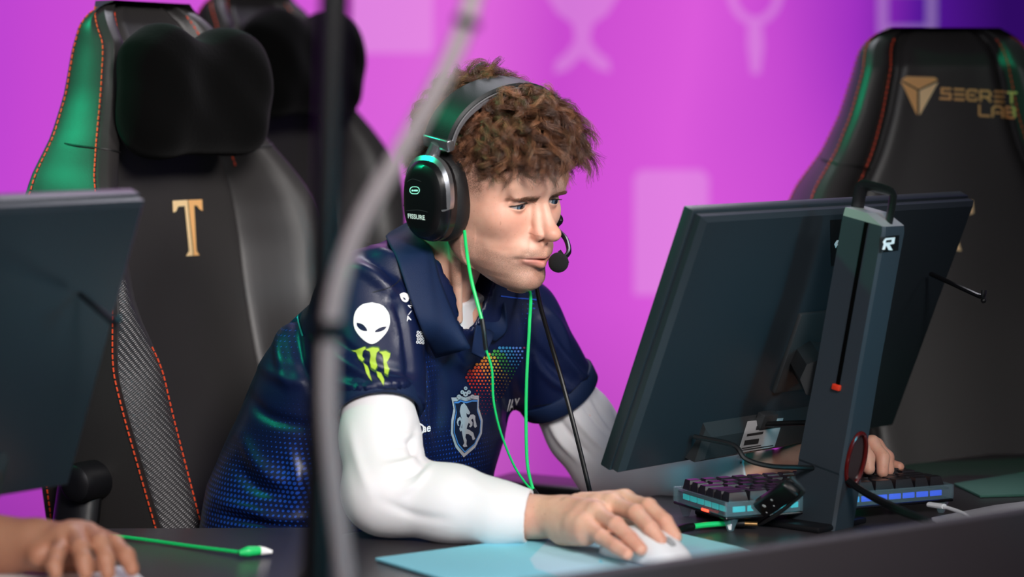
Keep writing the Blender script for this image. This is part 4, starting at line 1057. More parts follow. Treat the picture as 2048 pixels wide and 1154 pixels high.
def make_strands(n_clump, per, seed, rmul=1.0):
    R = np.random.default_rng(seed); P_, K_, C_ = [], [], []; NP = 17; cnt = 0; tries = 0
    while cnt < n_clump and tries < n_clump*20:
        tries += 1
        th = R.uniform(-math.pi, math.pi); ph = math.asin(R.uniform(-.75, 1)); p, n = scalp_pt(th, ph)
        if not allowed(p): continue
        cnt += 1; H = hair_len(p)*R.uniform(.72, 1.12); x, y, z = p
        bandk = math.exp(-((x+.012)/.022)**4); H *= 1-.40*bandk; H += .006*math.exp(-((x-.035)/.022)**2)*(z > .08)
        short = np.clip((.05-z)/.04, 0, 1)*(abs(y) > .03)+(x < -.05)*.25*np.clip((.06-z)/.05, 0, 1); L = H*R.uniform(1.6, 2.3)*(1-.35*np.clip(short, 0, 1))
        comb = np.array([.95, .0, -.05]) if z > .06 else np.array([.15, 0, -1.0]); comb = comb+np.array([0, np.sign(y)*.35, -.25])*np.clip((abs(y)-.03)/.03, 0, 1)+R.normal(0, .38, 3)
        if x > .05: comb = comb+np.array([.5, 0, -.35*R.random()])
        comb -= n*(comb@n); comb /= np.linalg.norm(comb)+1e-9
        t = np.linspace(0, 1, NP)[:, None]
        lift = H*.86*(1-(1-t)**2.2); fwd = L*.46*t**1.3
        path = p-n*.002+n*lift+comb*fwd
        droop = np.array([0.25, 0, -1])*(L*.15*t**2.4)*(1.15 if x > .05 else .7)*np.clip((x+.06)/.08, 0.1, 1)
        path = path+droop
        # curl
        side_ = np.cross(n, comb)
        amp = (1-.5*bandk)*min(.0105, .26*L)*R.uniform(.6, 1.25); turns = R.uniform(.8, 1.6)*(1.5 if x > .03 else 1)*R.choice([-1, 1]); ph0 = R.uniform(0, 6.28)
        m = per if z > .03 else int(per*1.2)
        am = amp*R.uniform(.82, 1.18, (m, 1, 1)); dp = R.normal(0, .17, (m, 1, 1)); tu = turns*R.uniform(.95, 1.05, (m, 1, 1))
        a = 2*math.pi*tu*t[None]+ph0+dp; curl = am*np.sqrt(t[None])*(np.cos(a)*side_+np.sin(a)*(n*.6+comb*.4)); curl -= curl[:, :1]
        path = path[None]+curl
        r0 = R.normal(0, 1, (m, 3))*.0022; r1 = R.normal(0, 1, (m, 3))*.0010; spread = np.linspace(1, .6, NP)[None, :, None]
        ln = R.uniform(.75, 1.05, m)
        tt = np.linspace(0, 1, NP)[None, :]*ln[:, None]; idx = tt*(NP-1); i0 = np.clip(idx.astype(int), 0, NP-2); fr = (idx-i0)[..., None]
        ii = np.arange(m)[:, None]; S = path[ii, i0]*(1-fr)+path[ii, i0+1]*fr
        wob = .0006*np.sin(tt*14+R.uniform(0, 6.28, (m, 1)))[..., None]*R.normal(0, 1, (m, 1, 3))
        S = S+r0[:, None]*spread+r1[:, None]*tt[..., None]*1.2+wob*tt[..., None]
        P_.append(S); C_.append(np.full(m, R.random()*.7)+R.random(m)*.3)
    # fly-away hairs
    P_ = np.concatenate(P_); C_ = np.concatenate(C_); return P_, C_
def strand_mesh(name, S, colr, r, m, parent):
    n, k, _ = S.shape; t = np.gradient(S, axis=1); t /= np.maximum(sl(t), 1e-9)[..., None]
    up = np.tile(np.array([.3, .5, .81]), (n, k, 1)); a = np.cross(t, up); a /= np.maximum(sl(a), 1e-6)[..., None]; b = np.cross(t, a)
    rr = (r*np.linspace(1, .35, k))[None, :, None]
    ring_ = np.stack([S+a*rr, S-a*rr*.5+b*rr*.87, S-a*rr*.5-b*rr*.87], 2)      # n,k,3,3
    V = ring_.reshape(-1, 3); base = (np.arange(n)*k*3)[:, None, None]+(np.arange(k-1)*3)[None, :, None]; j = np.arange(3)[None, None]
    Q = np.stack([base+j, base+(j+1) % 3, base+3+(j+1) % 3, base+3+j], -1).reshape(-1, 4)
    o = fast_mesh(name, V, Q, m, parent); set_attr(o, 'tone', np.repeat(colr, k*3)); 
    set_attr(o, 'along', np.tile(np.repeat(np.linspace(0, 1, k), 3), n)); return o
def hair_mat():
    m = mat('brown_hair', lin(92, 58, 38), .36, spec=.6); nt = m.node_tree; b = nt.nodes['Principled BSDF']
    a = nt.nodes.new('ShaderNodeAttribute'); a.attribute_name = 'tone'; cr = nt.nodes.new('ShaderNodeValToRGB'); e = cr.color_ramp
    e.elements[0].color = lin(56, 34, 24); e.elements[1].color = lin(176, 122, 88); e.elements.new(.55).color = lin(106, 68, 48)
    nt.links.new(a.outputs['Fac'], cr.inputs[0]); nt.links.new(cr.outputs[0], b.inputs[0]); return m
M_hair = hair_mat()
S1, c1 = make_strands(1250, 34, 11)
S1 = h2w(S1.reshape(-1, 3)).reshape(S1.shape)
hair = strand_mesh('hair', S1, c1, .00027, M_hair, man)
#@@CLOTHES
# ================================================================ CLOTHES
F_ = np.array([.743, -.669, 0]); L_ = np.array([.669, .743, 0])
rows_t = [(1200, 690, 3.14, .195, .17), (1060, 692, 3.13, .197, .167), (960, 704, 3.12, .195, .160), (880, 733, 3.11, .195, .150), (830, 750, 3.10, .193, .142), (760, 768, 3.09, .188, .132), (700, 785, 3.085, .182, .122), (640, 806, 3.08, .165, .108), (600, 825, 3.075, .145, .095), (560, 845, 3.07, .118, .08), (520, 858, 3.07, .085, .062)]
tz = [P(b, a, c).z for a, b, c, d, e in rows_t]; cxs = [P(b, a, c).x for a, b, c, d, e in rows_t]
Fx = smooth_table(tz, cxs, s=2); Fy = smooth_table(tz, [r[2] for r in rows_t], s=2); Fa = smooth_table(tz, [r[3] for r in rows_t], s=2); Fb = smooth_table(tz, [r[4] for r in rows_t], s=2)
ztop, zbot = max(tz)-.01, .66
SA = V3(738, 612, 2.955); SB = V3(757, 824, 2.868); SC = V3(1030, 648, 3.15); SD = V3(1122, 794, 3.185); NB = V3(846, 545, 3.055)
def f_torso(p, off=0.0):
    z = p[:, 2]; zc = np.clip(z, zbot-.05, ztop); u = (p[:, 0]-Fx(zc))*F_[0]+(p[:, 1]-Fy(zc))*F_[1]; v = (p[:, 0]-Fx(zc))*L_[0]+(p[:, 1]-Fy(zc))*L_[1]
    a, b = Fa(zc)+off, Fb(zc)+off
    r = (np.abs(v)/a)**2.3+(np.abs(u)/b)**2.3; d = (r**(1/2.3)-1)*b
    d = np.maximum(d, z-ztop-off)
    return d
AXR = (SB-SA)/np.linalg.norm(SB-SA); AXL = (SD-SC)/np.linalg.norm(SD-SC)
def f_jersey(p):
    d = f_torso(p)
    # shoulders and collar root
    sh = smin(cap(p, SA, NB, .060, .058), cap(p, SC, NB+np.array([.02, .02, -.01]), .050, .055), .03)
    d = smin(d, sh, .05)
    for A, B, ax, ra, rb, k in ((SA, SB, AXR, .066, .0505, .03), (SC, SD, AXL, .060, .0535, .03)):
        s_ = cap(p, A, B+ax*.03, ra, rb-.001); t = (p-B)@ax
        s_ = np.maximum(s_, t+.004)                                   # hem plane
        s_ = smax(s_, -np.maximum(cap(p, B-ax*.03, B+ax*.05, rb-.004), -(t+.018)), .002)
        d = smin(d, s_, .022 if A is SA else .026)
    # pull from arm pit
    d = smax(d, -cap(p, np.array(w_neck0), np.array(w_neck1), .0615, .072), .006)
    d = np.maximum(d, zbot-p[:, 2])
    return d
w_neck0 = h2w(neck_a)+np.array([.01, -.005, .02]); w_neck1 = h2w(neck_b)+np.array([.012, -.010, .010])
Vj, Qj = surf(f_jersey, (-.47, 2.72, .64), (.20, 3.45, 1.14), .0042)
Nj = normals_of(Vj, Qj)
if (f_jersey(Vj[:500]+Nj[:500]*.004) < f_jersey(Vj[:500])).mean() > .5: Qj = Qj[:, ::-1]; Nj = -Nj
J_folds = [
 ([(690, 530), (735, 545), (770, 575), (790, 600)], .010, 13), ([(715, 505), (760, 525), (800, 560)], -.008, 10), ([(745, 495), (790, 520), (820, 560)], .007, 9),
 ([(610, 640), (650, 690), (700, 730), (760, 760), (815, 770)], .0055, 11), ([(640, 650), (700, 700), (770, 735), (825, 745)], -.005, 9), ([(650, 760), (720, 775), (790, 770), (830, 760)], .005, 9),
 ([(790, 600), (808, 660), (818, 720), (822, 780)], -.006, 8), ([(770, 600), (790, 650), (800, 700)], .005, 8),
 ([(840, 700), (850, 760), (848, 830), (860, 900)], .006, 12), ([(870, 730), (880, 800), (872, 880)], -.007, 14), ([(900, 640), (905, 700), (925, 730), (960, 705)], .005, 9),
 ([(480, 870), (520, 930), (560, 960), (600, 955)], .009, 15), ([(470, 930), (510, 975), (560, 990)], -.008, 13), ([(580, 905), (600, 960), (580, 1010)], .008, 12),
 ([(495, 790), (530, 830), (590, 850), (620, 850)], -.006, 12), ([(520, 730), (570, 760), (620, 765)], .005, 12), ([(430, 1000), (500, 1020), (560, 1040), (620, 1035)], .007, 10), ([(430, 1030), (520, 1045), (620, 1055)], -.006, 8), ([(690, 870), (720, 940), (730, 1010)], .008, 14),
 ([(600, 600), (590, 650), (600, 720), (625, 780)], -.007, 10), ([(570, 640), (560, 700), (575, 770)], .006, 12),
 ([(1085, 640), (1110, 690), (1150, 740), (1180, 760)], .006, 8), ([(1070, 690), (1100, 730), (1140, 765)], -.006, 8), ([(1075, 730), (1110, 765), (1150, 785)], .005, 8), ([(1062, 640), (1062, 720), (1058, 800)], -.007, 8), ([(1035, 620), (1040, 700), (1035, 780)], .004, 10),
 ([(960, 720), (985, 790), (1000, 870)], .005, 16), ([(1010, 740), (1020, 800), (1010, 860)], -.005, 12), ([(1090, 610), (1120, 650), (1140, 700)], .004, 7)]
Vj = folds(Vj, Nj, J_folds); Nj = normals_of(Vj, Qj)
Vj += Nj*(.0008*n3(Vj, 34)+.0003*n3(Vj+.3, 80))[:, None]
def jersey_mat():
    m = mat('navy_jersey', lin(7, 20, 54), .40, spec=.5); nt = m.node_tree; b = nt.nodes['Principled BSDF']
    g_ = nt.nodes.new('ShaderNodeAttribute'); g_.attribute_name = 'cloth_u'; h_ = nt.nodes.new('ShaderNodeAttribute'); h_.attribute_name = 'cloth_v'; k_ = nt.nodes.new('ShaderNodeAttribute'); k_.attribute_name = 'dots'
    def M(op, a, bb=None, c=None):
        q = nt.nodes.new('ShaderNodeMath'); q.operation = op
        for i, v in enumerate((a, bb, c)):
            if v is None: continue
            if isinstance(v, (int, float)): q.inputs[i].default_value = v
            else: nt.links.new(v, q.inputs[i])
        return q.outputs[0]
    u = M('MULTIPLY', g_.outputs['Fac'], 165); v = M('MULTIPLY', h_.outputs['Fac'], 165)
    row = M('FLOOR', v); odd = M('MULTIPLY', M('MODULO', M('ABSOLUTE', row), 2), .5); fu = M('SUBTRACT', M('FRACT', M('ADD', u, odd)), .5); fv = M('SUBTRACT', M('FRACT', v), .5)
    d = M('SQRT', M('ADD', M('MULTIPLY', fu, fu), M('MULTIPLY', fv, fv))); R_ = M('MULTIPLY', k_.outputs['Fac'], .42)
    on = nt.nodes.new('ShaderNodeMapRange'); on.inputs[3].default_value = 1; on.inputs[4].default_value = 0
    nt.links.new(M('SUBTRACT', d, R_), on.inputs[0]); on.inputs[1].default_value = -.04; on.inputs[2].default_value = .04
    mx = nt.nodes.new('ShaderNodeMix'); mx.data_type = 'RGBA'; mx.inputs[6].default_value = lin(7, 20, 56); mx.inputs[7].default_value = lin(22, 66, 158)
    fac = M('MULTIPLY', on.outputs[0], M('GREATER_THAN', k_.outputs['Fac'], .05)); nt.links.new(fac, mx.inputs[0]); nt.links.new(mx.outputs[2], b.inputs[0])
    tc = nt.nodes.new('ShaderNodeTexCoord'); n = nt.nodes.new('ShaderNodeTexNoise'); n.inputs['Scale'].default_value = 900; nt.links.new(tc.outputs['Object'], n.inputs['Vector'])
    bp = nt.nodes.new('ShaderNodeBump'); bp.inputs['Strength'].default_value = .15; bp.inputs['Distance'].default_value = .001; nt.links.new(n.outputs[0], bp.inputs['Height']); nt.links.new(bp.outputs[0], b.inputs['Normal'])
    return m
M_jersey = jersey_mat(); M_collar = mat('ribbed_navy', lin(8, 30, 64), .62, spec=.3, bump=(1400, .35))
cen = Vj[Qj].mean(1); tR = (cen-SB)@AXR; tL = (cen-SD)@AXL
jersey = fast_mesh('jersey', Vj, Qj, [M_jersey], man)
def sleeve_cuff(B, ax, r):
    a = np.cross(ax, [0, 0, 1.0]); a /= np.linalg.norm(a); c = np.cross(ax, a); rings = []
    for t, dr in ((-.0225, -.004), (-.022, .0010), (-.0205, .0022), (-.012, .0028), (.0, .0030), (.0015, .0018), (.0015, -.0010), (-.010, -.0016), (-.019, -.0016)):
        rings.append([Vector(B+ax*t+(a*math.cos(q)+c*math.sin(q))*(r+dr-t*.10+.0010*math.sin(q*3+t*40))) for q in np.linspace(0, 2*math.pi, 49)[:-1]])
    return MB().loft(rings, cap=False).build('sleeve_cuff', M_collar, man, ang=60)
sleeve_cuff(SB, AXR, .0505); sleeve_cuff(SD, AXL, .0535)
cu = np.arctan2((Vj-np.stack([Fx(Vj[:, 2]), Fy(Vj[:, 2]), Vj[:, 2]], 1))@L_, (Vj-np.stack([Fx(Vj[:, 2]), Fy(Vj[:, 2]), Vj[:, 2]], 1))@F_)*.165
set_attr(jersey, 'cloth_u', cu); set_attr(jersey, 'cloth_v', Vj[:, 2])
UVj = project(Vj); up, vp = UVj[:, 0], UVj[:, 1]
dm = .80*np.exp(-((up-450)/95)**2-((vp-1010)/110)**2)+.8*np.exp(-((up-590)/55)**2-((vp-960)/100)**2)+.35*np.exp(-((up-560)/40)**2-((vp-660)/60)**2)+.35*np.exp(-((up-850)/25)**2-((vp-760)/110)**2)+.55*np.exp(-((up-925)/60)**2-((vp-905)/55)**2)+.5*np.exp(-((up-1075)/30)**2-((vp-620)/45)**2)+.6*np.exp(-((up-740)/60)**2-((vp-1000)/60)**2)
armd = np.minimum(cap(Vj, SA, SB, .06), cap(Vj, SC, SD, .055)); set_attr(jersey, 'dots', np.clip(dm, 0, 1)*(armd > .012))
TJ = bvh(jersey)

# undershirt: neck ring and sleeves
M_white_cloth = mat('white_undershirt', lin(222, 220, 222), .75, sheen=.2, bump=(1300, .12), sss=.05)
R_ch = [SB+AXR*-.05, V3(762, 880, 2.85), ELR, V3(905, 1008, 2.795), V3(990, 1026, 2.778), V3(1058, 1033, 2.770)]; R_r = [.0425, .0445, .0480, .0425, .0350, .0285]
L_ch = [SD-AXL*.05, V3(1165, 860, 3.20), ELL, V3(1350, 946, 3.15), V3(1450, 937, 3.115), V3(1512, 932, 3.085)]; L_r = [.044, .046, .047, .037, .0310, .0262]
def f_arm(ch, rr):
    ax = (ch[-1]-ch[-2])/np.linalg.norm(ch[-1]-ch[-2])
    def f(p):
        d = None
        for i in range(len(ch)-1):
            c = cap(p, ch[i], ch[i+1] if i < len(ch)-2 else ch[i+1]+ax*.03, rr[i], rr[i+1]); d = c if d is None else smin(d, c, .02)
        t = (p-ch[-1])@ax
        cuff = smax(cap(p, ch[-1]-ax*.025, ch[-1]+ax*.02, rr[-1]+.0026), np.maximum(-t-.030, t), .002); d = smin(d, cuff, .0015)
        d = np.maximum(d, t); return smax(d, -np.maximum(cap(p, ch[-1]-ax*.02, ch[-1]+ax*.04, rr[-1]-.0015), -(t+.012)), .001)
    return f
A_folds = [([(835, 850), (825, 900), (850, 925)], -.006, 9), ([(850, 900), (815, 925), (770, 930)], .0045, 7), ([(858, 915), (830, 945), (790, 960)], -.004, 6), ([(862, 930), (835, 965), (800, 985)], .0035, 7), ([(835, 880), (800, 890), (765, 888)], -.0035, 7), ([(845, 865), (812, 872), (780, 865)], .003, 7), ([(700, 850), (715, 920), (740, 985)], .003, 12), ([(760, 1000), (830, 1030), (900, 1040)], -.0025, 10), ([(900, 935), (950, 975), (1000, 1000)], .002, 12)]
B_folds = [([(1195, 780), (1215, 815), (1230, 850)], .004, 7), ([(1160, 800), (1190, 840), (1225, 880)], -.005, 7), ([(1140, 820), (1170, 860), (1215, 905)], .0045, 7), ([(1110, 825), (1140, 870), (1185, 915)], -.004, 7), ([(1180, 790), (1205, 830), (1232, 868)], -.004, 5), ([(1095, 835), (1120, 880), (1160, 925)], .004, 7)]
for ch, rr, fl in ((R_ch, R_r, A_folds), (L_ch, L_r, B_folds)):
    c = np.array(ch); V, Q = surf(f_arm(ch, rr), c.min(0)-.06, c.max(0)+.06, .003); N = normals_of(V, Q)
    fa = f_arm(ch, rr)
    if (fa(V[:500]+N[:500]*.003) < fa(V[:500])).mean() > .5: Q = Q[:, ::-1]; N = -N
    V = folds(V, N, fl); N = normals_of(V, Q); V = V+N*(.0009*n3(V, 38))[:, None]
    fast_mesh('undershirt_sleeve', V, Q, M_white_cloth, man)
def f_under(p):
    nk = cap(p, h2w(neck_b)+np.array([0, 0, .012]), h2w(neck_c), .0655, .092); d = smin(f_torso(p, -.022), nk, .02)
    d = np.maximum(d, p[:, 2]-(1.028+.30*((p-h2w(neck_b))@-F_)+.0)); return np.maximum(d, .90-p[:, 2])
V, Q = surf(f_under, (-.33, 2.9, .88), (.12, 3.3, 1.10), .004); fast_mesh('undershirt_body', V, Q, M_white_cloth, man)

# collar
def put(px, py, Y, off=.004, tol=.06):
    h = onto(TJ, px, py, off)
    if h and abs(h[0].y-Y) < tol: return h[0]
    return P(px, py, Y)
top_n = [P(905, 440, 3.15), P(850, 432, 3.12), P(822, 446, 3.06), P(838, 474, 3.005), P(862, 500, 2.970), P(880, 562, 2.948), P(908, 632, 2.935), P(941, 697, 2.932)]
out_n = [P(880, 480, 3.17), P(800, 462, 3.15), put(774, 472, 3.10), put(776, 492, 3.03), put(795, 525, 2.97), put(812, 588, 2.93), put(836, 656, 2.925), put(867, 713, 2.93)]
def leaf(name, T, O, bulge, dn=14, inner=None):
    T = crom(T, 6); O = crom(O, 6); rows_ = []
    for a, b in zip(T, O):
        ax = (b-a); q = []
        for i in range(dn+1):
            t = i/dn; p = a.lerp(b, t); vw = (CAMP-p).normalized(); q.append(p+vw*bulge*math.sin(math.pi*min(1, t*1.0))**.7*(1-t*.55))
        rows_.append(q)
    V = [p for q in rows_ for p in q]; n = dn+1; Fc = [[i*n+k, i*n+k+1, (i+1)*n+k+1, (i+1)*n+k] for i in range(len(rows_)-1) for k in range(dn)]
    o = mesh(name, V, Fc, M_collar, man); md = o.modifiers.new('cloth', 'SOLIDIFY'); md.thickness = .0028; md.offset = 0; return o
leaf('collar', top_n, out_n, .011)
top_f = [P(962, 560, 3.125), P(966, 590, 3.095), P(962, 640, 3.03), P(955, 668, 2.985)]
out_f = [put(1002, 560, 3.12), put(1006, 610, 3.09), put(1009, 657, 3.05), put(985, 682, 3.0)]
leaf('collar', top_f, out_f, .0015)
leaf('placket', [P(952, 650, 2.985), P(946, 682, 2.958), P(943, 706, 2.940)], [put(984, 664, 2.995), put(980, 690, 2.965), put(966, 716, 2.930)], .001)
# inner stand of the collar around the back of the neck
st_t = [P(838, 474, 3.005), P(822, 446, 3.06), P(850, 430, 3.12), P(905, 440, 3.15), P(962, 520, 3.14), P(966, 590, 3.095)]; st_b = [v+Vector((.006, .0, -.05)) for v in st_t]
leaf('collar_stand', st_t, st_b, 0)

# prints on the jersey
def c4(pts): return [(600+x*.3294, 560+y*.3294) for x, y in pts]
def c4s(pts, n=3): return [(v.x, v.y) for v in crom([(600+x*.3294, 560+y*.3294, 0) for x, y in pts+[pts[0]]], n)][:-1]
M_print = mat('white_jersey_print', lin(238, 238, 240), .5)
eyeL = [(345, 262), (375, 268), (400, 290), (408, 312), (375, 308), (350, 285)]; eyeR = [(525, 285), (500, 287), (470, 300), (453, 318), (480, 318), (510, 305)]
decal('alien_head_print', TJ, [c4s([(437, 138), (500, 155), (538, 200), (547, 255), (530, 310), (490, 360), (450, 388), (415, 385), (370, 350), (335, 300), (327, 245), (340, 190), (380, 150)]), c4s(eyeL), c4s(eyeR)], M_print, jersey, 5, .0012)
M_claw = mat('green_claw_print', lin(168, 196, 62), .5); M_clawd = mat('dark_green_print', lin(58, 92, 42), .55)
claws = [[(315, 430), (345, 425), (395, 408), (402, 420), (385, 432), (380, 460), (392, 482), (378, 502), (355, 480), (350, 450), (342, 436)], [(383, 508), (410, 530), (425, 570), (438, 614), (420, 592), (402, 560)],
 [(400, 425), (440, 412), (475, 415), (482, 430), (465, 445), (460, 480), (470, 522), (455, 552), (430, 537), (425, 500), (432, 460), (425, 437)], [(462, 560), (490, 570), (511, 610), (506, 641), (490, 612), (472, 590)], [(480, 440), (520, 435), (546, 450), (541, 475), (525, 500), (541, 542), (530, 582), (511, 570), (510, 530), (505, 480), (500, 457)]]
mb = MB()
for c in claws:
    cc = np.mean(c, 0); decal_into(mb, TJ, [c4([tuple(cc+(np.array(q)-cc)*1.16) for q in c])], 4, .0010, 1); decal_into(mb, TJ, [c4(c)], 4, .0015, 0)
mb.build('claw_print', [M_claw, M_clawd], jersey)
mb = MB(); e1 = [(608, 92), (625, 98), (632, 112), (622, 116)]; 
decal_into(mb, TJ, [c4s([(600, 88), (625, 78), (650, 88), (658, 110), (650, 132), (632, 136), (612, 120)]), c4([(618, 104), (634, 112), (640, 124), (626, 120)])], 4, .0012)
text_into(mb, TJ, 'A', (813, 643), (9, -3), (-3, -10), .02); text_into(mb, TJ, 'I', (815, 630), (2.5, -1), (6, -8), .03); text_into(mb, TJ, 'N', (820, 617), (7, -5), (-6, -6), .02); text_into(mb, TJ, 'A', (820, 606), (8, -5), (-3, -9), .02)
for i in range(3):
    for j in range(4):
        cx, cy = 834.5+i*5.4-(j % 2)*1.2, 665+j*6.6+i*.6; decal_into(mb, TJ, [[(cx+2.7*math.cos(a), cy+3.2*math.sin(a)) for a in np.linspace(0, 6.28, 9)[:-1]], [(cx+1.3*math.cos(a), cy+1.6*math.sin(a)) for a in np.linspace(0, 6.28, 9)[:-1]]], 3, .0012)
decal_into(mb, TJ, [strip_on(None, [(836, 640), (838, 634), (846, 648)], 1.6)], 3, .0012)
mb.build('chest_print', M_print, jersey)
mb = MB(); text_into(mb, TJ, 'ae', (845, 864), (15, -2), (1, -17), .02); mb.build('name_print', M_print, jersey); mb = MB(); decal_into(mb, TJ, [strip_on(None, [(838, 846), (846, 852), (846, 862), (840, 868)], 3.2)], 3, .0012)
text_into(mb, TJ, '/AY', (1013, 822), (24, -4), (3, -24), .02); mb.build('name_print', M_print, jersey)
cols = [lin(196, 44, 30), lin(226, 84, 34), lin(226, 132, 44), lin(210, 176, 62), lin(70, 160, 72), lin(60, 140, 190), lin(84, 130, 210), lin(140, 50, 92)]
Mr = [mat('dot_ink', c, .5) for c in cols]; mb = MB()
reg = c4([(985, 590), (1100, 478), (1185, 425), (1262, 355), (1335, 280), (1372, 380), (1350, 470), (1320, 560), (1270, 640), (1215, 720), (1150, 800), (1105, 835), (1080, 770), (1050, 670)])
ax_ = Vector((.80, -.60)); pr = Vector((.60, .80)); o0 = Vector((928, 748)); spc = 7.4
for i in range(-4, 40):
    for j in range(-8, 20):
        p = o0+Vector((7.0*i+(j % 2)*3.5, 6.6*j)) if True else None
        if not inside(p, [reg]): continue
        s_ = (p-o0).dot(ax_); w_ = (p-o0).dot(pr); r = 3.1*max(.22, 1-max(0, w_)/85)
        ci = int(np.clip((s_+6)/148*8, 0, 7)); decal_into(mb, TJ, [[(p.x+r*math.cos(a), p.y+r*math.sin(a)) for a in np.linspace(0, 6.283, 8)[:-1]]], 20, .0012, ci)
mb.build('rainbow_dot_print', Mr, jersey)
# crest
M_silver = mat('silver_embroidery', lin(196, 198, 204), .4, metal=.3, bump=(1800, .6)); M_cr_navy = mat('crest_navy', lin(12, 22, 46), .5); M_cr_blue = mat('crest_blue', lin(70, 130, 200), .5)
sh = [(915, 712), (940, 712), (958, 700), (1000, 712), (1042, 700), (1060, 700), (1082, 700), (1080, 770), (1105, 850), (1100, 930), (1060, 1015), (990, 1075), (940, 1015), (912, 930), (915, 850), (928, 780)]
def shrink(pts, f, cx=1005, cy=880): return [(cx+(x-cx)*f, cy+(y-cy)*f) for x, y in pts]
mb = MB()
decal_into(mb, TJ, [c4(sh)], 6, .0012, 0); decal_into(mb, TJ, [c4(shrink(sh, .87))], 6, .0018, 1); decal_into(mb, TJ, [c4(shrink(sh, .85))], 6, .0022, 2); decal_into(mb, TJ, [c4(shrink(sh, .80))], 6, .0026, 1)
decal_into(mb, TJ, [c4(shrink(sh, .78))], 6, .0029, 3)
for cx, cy, r in ((995, 655, 11), (975, 678, 12), (1015, 678, 12), (955, 705, 13), (1036, 705, 13), (995, 690, 15), (975, 712, 8), (1015, 712, 8)): decal_into(mb, TJ, [c4([(cx+r*math.cos(a), cy+r*math.sin(a)) for a in np.linspace(0, 6.283, 13)[:-1]]), c4([(cx+r*.30*math.cos(a), cy+r*.30*math.sin(a)) for a in np.linspace(0, 6.283, 9)[:-1]])], 3, .0030, 0)
horse = [(962, 768), (968, 752), (978, 748), (983, 738), (990, 750), (1000, 762), (1010, 782), (1021, 800), (1016, 812), (1006, 812), (998, 804), (1000, 826), (1010, 834), (1024, 814), (1040, 812), (1052, 822), (1052, 846), (1062, 884), (1050, 894), (1042, 880), (1042, 852), (1036, 838), (1026, 846), (1036, 862), (1034, 880), (1022, 890), (1014, 884), (1022, 872), (1012, 862), (1004, 880), (1000, 898), (1018, 906), (1040, 922), (1046, 948), (1052, 960), (1036, 968), (1030, 944), (1012, 930), (996, 930), (992, 950), (1000, 968), (998, 992), (1004, 1006), (984, 1010), (976, 1002), (986, 984), (980, 962), (974, 936), (970, 908), (974, 876), (972, 846), (964, 820), (958, 795)]
tail = [(974, 905), (962, 915), (955, 900), (962, 880), (966, 860), (960, 845), (950, 855), (950, 872), (956, 882), (946, 880), (940, 860), (945, 838), (960, 826), (970, 840), (974, 865), (968, 890)]
decal_into(mb, TJ, [c4(horse)], 4, .0034, 0); decal_into(mb, TJ, [c4(tail)], 4, .0034, 0)
mb.build('horse_crest', [M_silver, M_cr_navy, M_cr_blue, M_cr_navy], jersey)
decal('teal_piping', TJ, [strip_on(None, [(600, 596), (596, 612), (596, 634), (603, 660), (607, 672)], 3.5)], mat('teal_piping_cloth', lin(40, 150, 168), .5), jersey, 5, .0012)
mb = MB()
for ln in ([(745, 585), (785, 572), (806, 552)], [(684, 803), (740, 784), (790, 778), (834, 800)], [(1068, 812), (1120, 800), (1188, 742)]): decal_into(mb, TJ, [strip_on(None, ln, 1.8)], 4, .0010)
mb.build('stitch_seam', mat('dark_navy_seam', lin(6, 14, 32), .6), jersey)
decal('blue_line_print', TJ, [strip_on(None, [(1000, 592), (1030, 596), (1070, 600), (1080, 604)], 2.5)], mat('blue_ink', lin(36, 80, 190), .5), jersey, 5, .0012)

# ================================================================ HEADSET
hs = thing('headset', 'black headset with chrome yoke, headband and boom microphone on the player\'s head', 'headset', HV(0, 0, .14))
M_hsblk = mat('headset_black', lin(12, 12, 14), .30, spec=.5); M_cush = mat('ear_cushion', lin(13, 13, 15), .55, bump=(500, .2)); M_chrome = mat('brushed_chrome', lin(176, 178, 182), .26, metal=.9); M_band = mat('headband_leather', lin(16, 20, 22), .55, bump=(800, .15)); M_bandrib = mat('headband_knit', lin(92, 90, 94), .8, bump=(1500, .6))
tau = math.radians(16)
def cupP(s, u, v, y):       # u forward, v up in the cup plane, y outward
    if s > 0: u -= .016; y -= .010
    uu = u*math.cos(tau)+v*-math.sin(tau)*.6; vv = v*math.cos(tau)+u*math.sin(tau)*.6
    return HV(-.006+uu+ (y-.095)*.10, s*y, .001+vv)
def ring_cup(s, y, sc, eu=.0405, ev=.0555, n=40, k=2.5):
    o = []
    for i in range(n):
        a = 2*math.pi*i/n; c, q = math.cos(a), math.sin(a); r = (abs(c)**k+abs(q)**k)**(-1/k); o.append(cupP(s, r*c*eu*sc, r*q*ev*sc, y))
    return o
